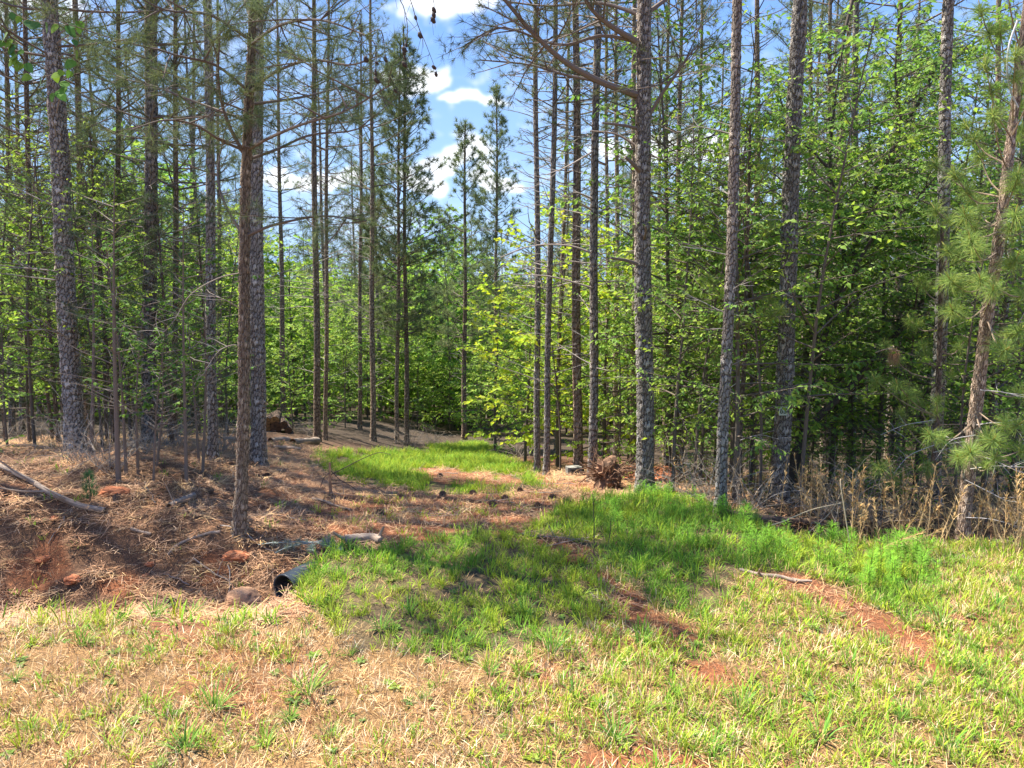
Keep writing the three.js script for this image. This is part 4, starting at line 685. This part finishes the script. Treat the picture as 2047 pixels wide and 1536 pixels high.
// log pile
{
  const d = 19.5, c0 = footing(552, d);
  const logs = [[532, 862, 13, .95], [552, 866, 15, 1.1], [577, 876, 9, 1.0], [533, 843, 11, .9], [549, 842, 12, 1.05], [567, 850, 10, .9]];
  const says = ['bottom left log of the pile, mostly hidden by the broad dark pine', 'thick dark-ended bottom log in the middle of the pile', 'separate small log lying right of the pile', 'upper left log of the pile', 'round pale-ended log on top of the pile', 'upper right log of the pile, end split'];
  logs.forEach(([px, py, w, L], k) => {
    const p = atDepth(px, py, d), r = .8 * w * d / F, t = thing('cut_log', says[k], 'log', p, 'stacked cut logs'); t.position.y = Math.max(p.y, ground(p.x, p.z) + r * .9);
    const g = new GB(true); g.tube([V(0, 0, 0), V(0, .01, -L * .5), V(.02, 0, -L)], [r, r * .98, r * .95], 20, W1, 2, 1, (u, l) => (barkAt(u * 2, l + k) - .5) * .02); mesh('bark', g.geo(), M.logbark, t);
    const e = new THREE.CircleGeometry(r * .97, 20), m = mesh('cut_end', e, [1, 5, 2].includes(k) ? M.cutDark : M.cut, t); m.position.z = .004; t.rotation.y = .25 + (k % 3 - 1) * .12;
  });
  [[[540, 886], [575, 884], 7, 'pale rotten branch in front of the log pile'], [[585, 890], [634, 886], 8, 'pale rotten log lying right of the log pile'], [[440, 884], [492, 881], 7, 'grey fallen log left of the slender front pine'], [[545, 898], [600, 903], 6, 'broken pale bark slab before the log pile']].forEach(([a, b, w, label], k) => {
    const A = spot(...a), B = spot(...b), r = w * -A.z / F, R = rng(k + 60), g = new GB(true), n = 12; g.tube(Array.from({ length: n }, (_, q) => { const p = A.clone().lerp(B, q / (n - 1)); p.y = ground(p.x, p.z) + r * .6; return p.sub(A); }), Array.from({ length: n }, () => r * (.75 + .5 * R())), 10, W1, 1, 1, null, true); const m = mesh('fallen_log', g.geo(), M.deadwood); m.position.copy(A); tag(m, label, 'log', 'fallen logs');
  });
}
function groundStick(name, label, cat, px, r0, r1, mat, side = [], group, lift = .7, seg = 8) {
  const P = px.map(([x, y, h]) => { const q = spot(x, y); q.y += r0 * lift + (h || 0); return q; }), o = P[0].clone(), t = thing(name, label, cat, o, group), c = new THREE.CatmullRomCurve3(P.map((p) => p.clone().sub(o))).getPoints(px.length * 5), g = new GB(true), R = rng(px[0][0] | 0);
  g.tube(c, c.map((_, k) => mix(r0, r1, k / (c.length - 1)) * (.9 + .2 * R())), seg, W1, 1, .5, null, true); mesh('stem', g.geo(), mat, t);
  for (const [f, d, L, r] of side) { const h = new GB(true); h.tube(bendPath(R, along(c, f), V(...d), L, .1, 5, .4), taper(6, r, r * .35), 5, W1, 1, .5, null, true); mesh('side_branch', h.geo(), mat, t); }
  return t;
}
groundStick('fallen_branch', 'long bare fallen branch sloping down the bank at the left edge', 'branch', [[-40, 925, .1], [0, 945, .08], [60, 968, .03], [110, 995, .01], [160, 1014], [208, 1024]], .03, .04, M.deadwood, [[.45, [-.5, .5, .2], .55, .02], [.3, [-.7, .35, .2], .5, .014], [.55, [-.9, .1, .4], .7, .015], [.7, [-.3, .5, .5], .35, .012]]);
groundStick('cut_branch', 'short thick broken branch lying below the saplings', 'branch', [[338, 1019], [358, 1008], [388, 996]], .05, .042, M.deadwood, [[.3, [-.4, .9, .1], .3, .012]]);
groundStick('wood_chip', 'flat pale wood chip on the pine straw left of the front pine', 'wood', [[262, 1060], [282, 1066], [302, 1070]], .022, .016, M.deadwood);
groundStick('rotten_log', 'short rotten log with frayed pale ends beside the tall grass', 'log', [[690, 1088], [718, 1084], [745, 1082], [762, 1088]], .065, .05, M.deadwood, [[.9, [.2, .8, 0], .18, .03], [.05, [-.7, .4, .1], .2, .03]]);
groundStick('pale_branch', 'pale forked branch lying on the track right of the front pine', 'branch', [[624, 1000], [645, 1004], [672, 1014], [702, 1022]], .026, .014, M.deadwood, [[.6, [.2, .8, .1], .25, .008], [.3, [.5, .4, .4], .3, .008]]);
groundStick('muddy_stick', 'broken stick half buried in red clay right of the track', 'stick', [[1478, 1142], [1520, 1152], [1560, 1156], [1592, 1166]], .022, .02, M.deadwood, [[.3, [0, .5, .4], .1, .02], [.9, [.6, -.05, .2], .2, .03]]);
groundStick('dark_log', 'dark rotting log behind the tall grass under the dead stalks', 'log', [[1440, 1034], [1510, 1044], [1600, 1050], [1700, 1056]], .07, .05, M.logbark);
groundStick('weathered_root', 'curved weathered root along the top of the ditch bank', 'root', [[335, 1112], [352, 1094], [380, 1080], [420, 1068], [440, 1066]], .018, .02, M.deadwood);
{ // snag with arching twigs
  const p = spot(661, 988), R = rng(42), t = thing('dead_snag', 'short pale standing snag with arching bare twigs beside the grassy track', 'snag', p), d = -p.z, g = new GB(true);
  g.tube(limbPath([[661, 994], [660, 965], [659, 925]], d, d, p, R), taper(9, .028, .018), 8, W1, 1, .5, null, true); mesh('stem', g.geo(), M.rock, t);
  for (const q of [[[660, 950], [690, 935], [730, 915], [760, 905], [782, 910]], [[660, 968], [700, 965], [750, 975], [790, 998]], [[660, 945], [648, 955], [640, 975]], [[660, 940], [680, 960], [700, 972]], [[661, 960], [685, 962], [720, 985]]]) { const h = new GB(true), path = limbPath(q, d, d - .2, p, R); h.tube(path, taper(path.length, .009, .003), 5, W1); mesh('twig', h.geo(), M.logbark, t); }
}
{ // upturned roots
  const p = spot(1215, 978), R = rng(43), t = thing('root_ball', 'upturned brown root ball beside the flaky pine', 'root ball', p);
  const s = mesh('soil', lumpy(new THREE.IcosahedronGeometry(.22, 5), .8, 4.2, 9, 1.15), M.roots, t); s.position.y = .26;
  for (let k = 0; k < 90; k++) { const g = new GB(true), a = R() * 6.283, e = -.3 + 1.5 * R(), b = V(Math.cos(a) * .2, .25 + .2 * (R() - .3), Math.sin(a) * .2); g.tube(bendPath(R, b, V(Math.cos(a), e, Math.sin(a)), .2 + .35 * R(), -.5 + R(), 5, .9), taper(6, .007 + .017 * R() * R(), .003), 5, W1, 1, .3); mesh('root', g.geo(), M.roots, t); }
  for (const [px, py, s2, label] of [[1330, 965, .5, 'red earth mound behind the big limbed pine'], [1255, 958, .42, 'red earth heap between the root ball and the big limbed pine']]) { const q = spot(px, py), m = mesh('earth_mound', lumpy(new THREE.IcosahedronGeometry(s2, 4), .4, 2, px, .6), M.clay); m.position.copy(q); m.scale.set(1.5, .9, .8); tag(m, label, 'mound'); }
}
{ // concrete block
  const p = spot(1147, 950), t = thing('concrete_block', 'grey hollow concrete block at the foot of the brown pine', 'concrete block', up(p, .085)); t.rotation.y = .3;
  const sh = new THREE.Shape([[-.14, -.085], [.14, -.085], [.14, .085], [-.14, .085]].map((a) => new THREE.Vector2(...a))); sh.holes.push(new THREE.Path([[-.11, -.055], [-.11, .055], [.11, .055], [.11, -.055]].map((a) => new THREE.Vector2(...a)))); const g = new THREE.ExtrudeGeometry(sh, { depth: .18, bevelSize: .006, bevelThickness: .006, bevelSegments: 2 }); const m = mesh('shell', g, M.concrete, t); m.position.z = -.09; const w = mesh('web', new THREE.BoxGeometry(.216, .106, .03), M.concrete, t); w.position.z = -.01;
}
{ // number plate on the thick pine
  const host = scene.children.find((o) => o.userData.label === 'thick pine carrying a small number plate'), d = -host.position.z - .2, p = atDepth(1566, 822, d), t = thing('number_plate', 'small pale green plate numbered 63 fixed to the thick pine', 'sign', p); t.rotation.y = .15;
  const m = mesh('plate', new THREE.BoxGeometry(.128, .136, .006), M.plate, t); const font = await new FontLoader().loadAsync('fonts/droid/droid_sans_bold.typeface.json'); const g = new TextGeometry('63', { font, size: .078, depth: .003, curveSegments: 6 }); g.center(); const tx = mesh('numerals', g, M.ink, t); tx.position.z = .0055;
}
{ // bunch of dead needles caught on a branch
  const p = atDepth(1787, 712, 10.9), R = rng(47), g = new GB(), t = thing('dead_needle_bunch', 'brown bunch of dead needles caught on a thin branch under the leaning trunk', 'needle bunch', p); for (let k = 0; k < 260; k++) { const a = R() * 6.283, x = Math.cos(a) * .09 * R(), z = Math.sin(a) * .09 * R(); blade(g, x, .12 * R(), z, R() * 6.283, .2 * (.6 + .6 * R()), .003, .3, 2.5 + .5 * R(), jitter([.34, .2, .11], R)); } mesh('needles', g.geo(), M.dry, t).userData.kind = 'stuff'; const w = new GB(); w.tube(limbPath([[1750, 705], [1775, 698], [1800, 703], [1830, 712]], 10.9, 10.9, p, R), taper(13, .008, .005), 5, [.3, .22, .16]); mesh('twig', w.geo(), M.twig, t);
}
// clods, cones, twigs
const clod = lumpy(new THREE.IcosahedronGeometry(.1, 3), .45, 2.4, 31, .6);
[[226, 984, 1.5, 'large red clay clod right of the little green pine seedling'], [85, 1118, .7, 'red clod at the left of the ditch bank'], [145, 1158, .9, 'orange stone in the ditch bank'], [300, 1128, .5, 'small orange clod high on the ditch bank'], [292, 1150, .35, 'pinkish pebble in the middle of the ditch bank'], [108, 1036, .5, 'orange clod above the ditch, below the fallen branch'], [470, 1112, 1.3, 'red clay lump at the undercut bank above the culvert'], [1150, 1118, 1.0, 'clay lump in the bare rut between the grass']].forEach(([x, y, s, label], k) => { const p = spot(x, y), m = mesh('clay_clod', clod, M.clay); m.position.copy(p); m.scale.set(s * 1.3, s * .8, s); m.rotation.y = k; tag(m, label, 'clod', 'clay clods'); });
{
  const g = new GB(), R = rng(51); for (let k = 0; k < 46; k++) { const t = k / 46, y = (t - .5) * .09, r = .034 * Math.sin(Math.PI * (.12 + .8 * t)) + .004, a = k * 2.4; leaf(g, V(Math.cos(a) * r * .4, y, Math.sin(a) * r * .4), V(Math.cos(a), .5, Math.sin(a)).normalize(), V(0, 1, 0), r * 1.1, .02, jitter([.15, .1, .07], R)); } const geo = g.geo(), coneBody = new THREE.SphereGeometry(.02, 8, 8); coneBody.scale(1, 2, 1);
  const pts = [[325, 938], [533, 955], [345, 1212], [12, 990], [880, 955], [945, 990], [1010, 1000], [1075, 1015], [1105, 998], [1040, 985], [885, 992], [985, 1012], [1135, 1008], [420, 985], [235, 1000], [760, 1030]];
  pts.forEach(([x, y]) => { const t = thing('pine_cone', 'dark open pine cone lying on the pine straw', 'pine cone', up(spot(x, y), .03), 'pine cones on the ground'); mesh('core', coneBody, M.dark, t); stuffPart(mesh('scales', geo, M.dry, t)); t.rotation.set(1.3 + R() * .5, R() * 6, 0); t.scale.setScalar(1.3); });
  for (let k = 0; k < 46; k++) { const x = -8 + 10.5 * R(), d = 8 + 8 * R(), z = -d; if (Math.abs(x) > .7 * d) continue; const q = zone(x, z); if (q.lush || q.trail) continue; const a = R() * 6.283, L = .3 + .8 * R(), n = 7, P = [], h = new GB(); for (let j = 0; j < n; j++) { const f = j / (n - 1) - .5, xx = x + Math.cos(a) * L * f + (R() - .5) * .03, zz = z + Math.sin(a) * L * f + (R() - .5) * .03; P.push(V(xx, ground(xx, zz) + .012 + .02 * R(), zz).sub(V(x, ground(x, z), z))); } h.tube(P, taper(n, .009, .004), 5, jitter([.27, .22, .18], R), 1, 1, null, true); h.tube(bendPath(R, P[3], V(R() - .5, .4, R() - .5), .2, 0, 3, .4), taper(4, .005, .002), 4, [.27, .22, .18]); const m = mesh('ground_twig', h.geo(), M.twig); m.position.set(x, ground(x, z), z); tag(m, 'thin bare twig lying on the pine straw', 'twig', 'twigs on the pine straw'); }
}
{ // cut pine bough, seedling, vine, dead stems
  const R = rng(53), p = spot(612, 1092), t = thing('pine_bough', 'grey green fallen lichened bough above the culvert', 'branch', p), w = new GB(), nd = new GB();
  for (let k = 0; k < 9; k++) { const a = -.5 + 3.6 * k / 9, path = bendPath(R, V(.1, .05, 0), V(Math.cos(a), .12, Math.sin(a) * .6), .3 + .4 * R(), -.2, 4, .4); w.tube(path, taper(5, .01, .004), 5, [.3, .33, .31]); for (let q = 0; q < 9; q++) { const c = along(path, .2 + .8 * R()); tuft(nd, c, V(R() - .5, .3, R() - .5).normalize(), .09, 16, .006, R() < .5 ? [.28, .33, .27] : [.15, .2, .16], R); } } mesh('stem', w.geo(), M.twig, t); stuffPart(mesh('needles', nd.geo(), M.needle, t));
  const s = thing('pine_seedling', 'little dense green pine seedling on the bank', 'seedling', spot(180, 1004)), w2 = new GB(), n2 = new GB(); w2.tube([V(0, -.03, 0), V(.01, .15, 0), V(0, .36, 0)], [.008, .006, .004], 5, BROWN); for (let k = 0; k < 46; k++) { const h = .05 + .32 * R(), a = R() * 6.283, r = .13 * (1.1 - h * 2); tuft(n2, V(Math.cos(a) * r * R(), h, Math.sin(a) * r * R()), V(Math.cos(a) * .5, 1, Math.sin(a) * .5).normalize(), .09, 20, .0035, [.06, .16, .06], R, .6, 0); } mesh('stem', w2.geo(), M.twig, s); stuffPart(mesh('needles', n2.geo(), M.needle, s));
  for (const [a, b, label] of [[[1187, 1122], [1185, 985], 'thin dark upright stem in the tall grass'], [[1213, 1100], [1222, 1032], 'dark leaning stem right of the upright one in the grass']]) { const q = spot(...a), d = -q.z, g = new GB(true); g.tube([V(0, -.05, 0), atDepth((a[0] + b[0]) / 2 + 2, (a[1] + b[1]) / 2, d).sub(q), atDepth(...b, d).sub(q)], [.006, .005, .003], 5, W1); const m = mesh('dead_weed', g.geo(), M.dark); m.position.copy(q); tag(m, label, 'weed stem'); }
  const q = spot(953, 1076), g = new GB(true); g.tube(limbPath([[953, 1078], [955, 1058], [957, 1042], [964, 1052], [972, 1066]], -q.z, -q.z, q, R), taper(16, .006, .003), 5, W1); const m = mesh('bent_stem', g.geo(), M.dark); m.position.copy(q); tag(m, 'dark folded stem sticking out of the grass at the track edge', 'stem');
}
{ // vine over the thick scaly pine: each leaf a part
  const R = rng(57), d = 10.6, o = atDepth(100, 120, d), t = thing('leafy_vine', 'vine with broad heart leaves hanging before the thick scaly pine', 'vine', o);
  const sh = new THREE.Shape(); sh.moveTo(0, 0); sh.bezierCurveTo(.05, .02, .075, -.02, .06, -.06); sh.bezierCurveTo(.05, -.1, .015, -.13, 0, -.15); sh.bezierCurveTo(-.015, -.13, -.05, -.1, -.06, -.06); sh.bezierCurveTo(-.075, -.02, -.05, .02, 0, 0); const lg = new THREE.ShapeGeometry(sh, 5); { const a = lg.attributes.position, c = []; for (let k = 0; k < a.count; k++) { a.setZ(k, -Math.abs(a.getX(k)) * .35 - a.getY(k) * a.getY(k) * 2); c.push(1, 1, 1); } lg.setAttribute('color', new THREE.Float32BufferAttribute(c, 3)); lg.computeVertexNormals(); }
  const ms = [[.13, .28, .04], [.22, .36, .04], [.08, .2, .05]].map((c) => { const m = foliage('vine leaf', .45, .9); m.color.setRGB(...c); return m; });
  for (const st of [[[20, 20], [50, 38], [95, 45], [140, 50], [170, 40]], [[0, 80], [40, 95], [60, 150], [110, 148], [135, 140]], [[140, 50], [150, 110], [130, 170], [95, 190]], [[10, 60], [30, 110], [40, 130]]]) { const g = new GB(), path = limbPath(st, d, d - .1, o, R); g.tube(path, taper(path.length, .005, .003), 4, [.16, .13, .09]); mesh('stem', g.geo(), M.twig, t); for (let k = 0; k < 9; k++) { const l = mesh('leaf', lg, ms[Math.floor(R() * 3)], t); l.position.copy(along(path, (k + .5) / 9)).add(V((R() - .5) * .08, 0, .03 * R())); l.rotation.set(-.5 + (R() - .5), (R() - .5) * 1.6, (R() - .5) * 1.4); l.scale.setScalar(.65 + .5 * R()); } }
  const loop = new THREE.CatmullRomCurve3([[2035, 40], [2018, 90], [2014, 140], [2022, 185], [2036, 215]].map(([x, y]) => atDepth(x, y, 9.0)).map((v) => v)); const o2 = loop.points[0].clone(), g = new GB(true); g.tube(loop.getPoints(20).map((v) => v.sub(o2)), taper(21, .012, .01), 7, W1); const m = mesh('pale_vine', g.geo(), new THREE.MeshStandardMaterial({ name: 'pale bark', color: new THREE.Color(.5, .5, .52), roughness: .6 })); m.position.copy(o2); tag(m, 'smooth pale vine stem curving beside the bright pine near the top corner', 'vine');
}
// bare saplings in front of the left woods
[[236, 962, 228, 330, 11, 'n'], [181, 910, 183, 430, 9, 'n'], [275, 948, 288, 600, 6, 'l'], [311, 936, 322, 660, 6, 'l'], [305, 962, 335, 640, 5, 'l'], [372, 966, 366, 380, 8, 'n'], [404, 944, 404, 520, 7, 'l'], [398, 926, 372, 600, 6, 'l'], [252, 950, 208, 480, 7, 'l'], [165, 905, 148, 600, 6, 'n']].forEach(([x, y, tx, ty, w, kind], i) => {
  const says = ['thickest bare sapling in front, left of centre of the sapling cluster', 'straight brown sapling touching the right side of the thick scaly pine', 'thin dark sapling right of the thickest one', 'short thin sapling before the stout dark pine', 'sapling leaning right before the stout dark pine', 'grey sapling standing over the short broken branch', 'slim sapling beside the grey trunk left of the front pine', 'crooked sapling leaning left below the grey trunk', 'sapling leaning left behind the thickest bare sapling', 'thin whip growing close against the thick scaly pine'];
  const p = spot(x, y), d = -p.z, R = rng(600 + i), t = thing('bare_sapling', says[i], 'sapling', p, 'bare saplings at the left'), top = atDepth(tx, ty, d).sub(p), mid = top.clone().multiplyScalar(.5).add(V((R() - .5) * .12, 0, (R() - .5) * .12)), pts = new THREE.CatmullRomCurve3([V(0, -.1, 0), mid, top]).getPoints(16), r = w * d / F / 2, wood = new GB(), lv = new GB();
  wood.tube(pts, taper(17, r * 1.05, r * .12), 8, [.16, .125, .1]);
  for (let k = 0; k < 26; k++) { const f = .25 + .75 * R(), a = along(pts, f), az = R() * 6.283, path = bendPath(R, a, V(Math.cos(az), .1 + .5 * R(), Math.sin(az)), .3 + .8 * R(), .1, 5, .35); wood.tube(path, taper(6, .007, .002), 4, [.2, .165, .135]); if (f > .42) for (let q = 0; q < 7; q++) { const b = along(path, .3 + .7 * R()); if (kind === 'n') tuft(lv, b, V(Math.cos(az), .3, Math.sin(az)), .13, 16, .0045, [.075, .12, .05], R, 1, .1); else for (let j = 0; j < 2; j++) leaf(lv, b, V(R() - .5, -.3 * R(), R() - .5).normalize(), V((R() - .5), 1, (R() - .5)), .08 * (.7 + .5 * R()), .05, jitter([.14, .28, .04], R, .35)); } }
  mesh('stem', wood.geo(), M.twig, t); stuffPart(mesh('foliage', lv.geo(), kind === 'n' ? M.needle : M.leaf, t));
});
// tangles of dead twigs
{
  const V2 = [0, 1, 2].map((k) => { const R = rng(700 + k), g = new GB(); for (let q = 0; q < 26; q++) { const a = R() * 6.283, b = V(Math.cos(a) * .35 * R(), 0, Math.sin(a) * .35 * R()), path = bendPath(R, b, V(R() - .5, .9 * R() + .15, R() - .5), .7 + .9 * R(), -.8, 7, .6), c = jitter([.3, .25, .2], R); g.tube(path, taper(8, .007, .0025), 4, c); for (let j = 0; j < 4; j++) g.tube(bendPath(R, along(path, .2 + .8 * R()), randDir(R), .3, -.1, 3, .6), taper(4, .0035, .0015), 3, c); } return g.geo(); });
  [[25, 880, 'tangle of dead twigs at the left edge under the leafy shrub'], [80, 890, 'tangle of dead twigs left of the thick scaly pine'], [110, 865, 'tangle of dead twigs behind the thick scaly pine'], [290, 905, 'dead twig tangle before the stout dark pine'], [345, 895, 'dead twig tangle between stout dark pine and grey trunk'], [445, 905, 'dead twigs between the grey trunk and the front pine'], [620, 870, 'dead twigs right of the log pile'], [820, 893, 'dead twigs at the foot of the conical-topped pine'], [870, 890, 'dead twigs at the end of the grassy track'], [1040, 915, 'dead twigs left of the flaky pine pair'], [1380, 995, 'dead twigs right of the big limbed pine'], [1420, 1010, 'dead twigs at the tall grass pine'], [1500, 1020, 'dead twigs before the numbered pine'], [1330, 985, 'dead twigs at the red earth mound'], [1690, 1035, 'large tangle of dead stems left of the dead stalks'], [1650, 1040, 'dead stem tangle above the dark rotting log'], [1740, 1050, 'dead stem tangle among the dead stalks'], [150, 925, 'heap of dead twigs and straw at the foot of the straight brown sapling'], [210, 940, 'straw coloured twig heap left of the thickest bare sapling']].forEach(([x, y, label], k) => { const p = spot(x, y), m = mesh('dead_twigs', V2[k % 3], M.twig); m.position.copy(p); m.rotation.y = k * 1.3; m.scale.setScalar(k > 13 && k < 17 ? .75 : .6 + .25 * hash2(k, 3)); tag(m, label, 'dead twigs', 'tangles of dead twigs'); });
}
// dead weed stalks and feathery green weeds
{
  const ST = [0, 1, 2, 3].map((k) => { const R = rng(800 + k), g = new GB(), c = jitter([.52, .36, .18], R, .2), path = bendPath(R, V(0, -.03, 0), V((R() - .5) * .4, 1, (R() - .5) * .4), .8, 0, 8, .12); g.tube(path, taper(9, .005, .002), 4, c); for (let q = 0; q < 30; q++) { const f = .2 + .8 * R(), a = along(path, f), az = R() * 6.283; blade(g, a.x, a.y, a.z, az,   .07 + .1 * R(), .0042, 1.4 * R() + .2, .4 + .5 * R(), jitter([.52, .36, .17], R, .3), 3); if (f > .55) blade(g, a.x, a.y, a.z, az + 1, .035 + .04 * R(), .009, .6, .4, jitter([.55, .35, .14], R, .25), 2); } return g.geo(); });
  const R = rng(810), protos = ST;
  for (let k = 0; k < 175; k++) { const px = 1590 + 560 * Math.pow(R(), .9), py = 1050 + 55 * R() + (px > 1850 ? 12 : 0) - (px < 1680 ? 25 : 0), p = spot(px, py), m = mesh('dead_stalk', protos[k % 4], M.dry); m.position.copy(p); const lie = R() < .35 ? 1.7 : .4; m.rotation.set((R() - .5) * lie, R() * 6.283, (R() - .5) * lie, 'YXZ'); m.scale.setScalar(.5 + .9 * R()); tag(m, 'dead straw coloured weed stalk with withered seed head', 'weed stalk', 'dead weed stalks along the right verge'); }
  [[1420, 1010], [1450, 1020], [1500, 1025], [1530, 1030], [1600, 1030], [1380, 1000], [1360, 990], [1560, 1035], [1620, 1040]].forEach(([x, y]) => { const m = mesh('dead_stalk', protos[x % 4], M.dry); m.position.copy(spot(x, y)); m.rotation.set((R() - .5) * .5, R() * 6, (R() - .5) * .5); m.scale.setScalar(.7 + .5 * R()); tag(m, 'dead weed stalk standing in the tall grass before the pine trunks', 'weed stalk', 'dead stalks before the trunks'); });
  [[[1615, 1066], [1660, 1025], [1675, 1000], [1690, 965], 'long pale dead stalk leaning right out of the grass'], [[1510, 1058], [1560, 1045], [1620, 1020], [1682, 1006], 'long dead stalk bowed nearly flat above the grass'], [[1700, 1095], [1690, 1030], [1680, 960], [1682, 958], 'pale dead stalk leaning left beside the twig tangle']].forEach(([a, b, c, e, label]) => { const q = spot(...a), d = -q.z, g = new GB(); g.tube(limbPath([a, b, c, e], d, d + .1, q, R), taper(13, .008, .004), 5, [.6, .47, .3]); const m = mesh('leaning_stalk', g.geo(), M.dry); m.position.copy(q); tag(m, label, 'weed stalk'); });
  const FN = [0, 1, 2].map((k) => { const R = rng(820 + k), g = new GB(), c0 = [.2, .42, .03]; g.tube([V(0, -.02, 0), V(.01, .14, .01), V(0, .3, 0)], [.005, .004, .002], 4, [.2, .26, .06]); for (let q = 0; q < 110; q++) { const h = .04 + .27 * R(), a = R() * 6.283, r = .07 * (1.15 - h * 2.2) + .035 * R(), e = V(Math.cos(a), .9 + R(), Math.sin(a)).normalize(); blade(g, Math.cos(a) * r * .5, h, Math.sin(a) * r * .5, a, .05 + .04 * R(), .006, .9, .7 + .6 * R(), jitter(c0, R, .3), 2); } return g.geo(); });
  const band = poly([[1150, 1010], [1330, 990], [1480, 1040], [1700, 1090], [1860, 1120], [1880, 1200], [1700, 1190], [1600, 1120], [1440, 1130], [1250, 1080]]), xs = band.map((a) => a[0]), zs = band.map((a) => a[1]), x0 = Math.min(...xs), x1 = Math.max(...xs), z0 = Math.min(...zs), z1 = Math.max(...zs);
  for (let k = 0, n = 0; k < 4000 && n < 170; k++) { const x = x0 + (x1 - x0) * R(), z = z0 + (z1 - z0) * R(); if (!inside(band, x, z) || fbm(x * 1.7, z * 1.7, 2, 5) < .42) continue; n++; const m = mesh('feathery_weed', FN[k % 3], M.grass); m.position.set(x, ground(x, z), z); m.rotation.y = R() * 6.283; m.scale.setScalar(.5 + .55 * R()); tag(m, 'bright green feathery weed in the tall grass right of the track', 'weed', 'feathery weeds right of the track'); }
  // coarse grass clumps one can tell apart on the mown verge
  const CL = [31, 32, 33].map((s) => { const Q = rng(s), g = new GB(); for (let k = 0; k < 30; k++) { const a = Q() * 6.283, r = .05 * Math.sqrt(Q()), c = jitter(Q() < .5 ? [.2, .34, .045] : [.13, .28, .04], Q, .3); blade(g, Math.cos(a) * r, -.01, Math.sin(a) * r, a + (Q() - .5), .14 + .17 * Q(), .010 + .007 * Q(), .9 * Q() + .3, .25 + .7 * Q(), c, 4); } return g.geo(); });
  [[1150, 1395], [845, 1400], [615, 1385], [580, 1440], [1105, 1305], [460, 1250], [100, 1235], [165, 1290], [30, 1360], [370, 1500], [430, 1420], [700, 1310], [1350, 1390], [1480, 1420], [1700, 1330], [1880, 1250], [1760, 1290], [1640, 1480], [1950, 1350], [1280, 1290], [1560, 1290], [820, 1225], [930, 1290], [760, 1260], [1230, 1480], [1800, 1440], [660, 1470], [250, 1240], [310, 1235], [380, 1230], [1900, 1500], [1420, 1500], [530, 1490], [60, 1460], [1990, 1220], [1400, 1240], [1050, 1230], [980, 1350]].forEach(([x, y], k) => { const m = mesh('grass_clump', CL[k % 3], M.grass); m.position.copy(spot(x, y)); m.rotation.y = k * 2.1; m.scale.setScalar(.4 + .55 * hash2(k, 9)); tag(m, 'coarse clump of broad-bladed green grass on the mown verge', 'grass clump', 'grass clumps on the verge'); });
}
renderer.render(scene, camera);
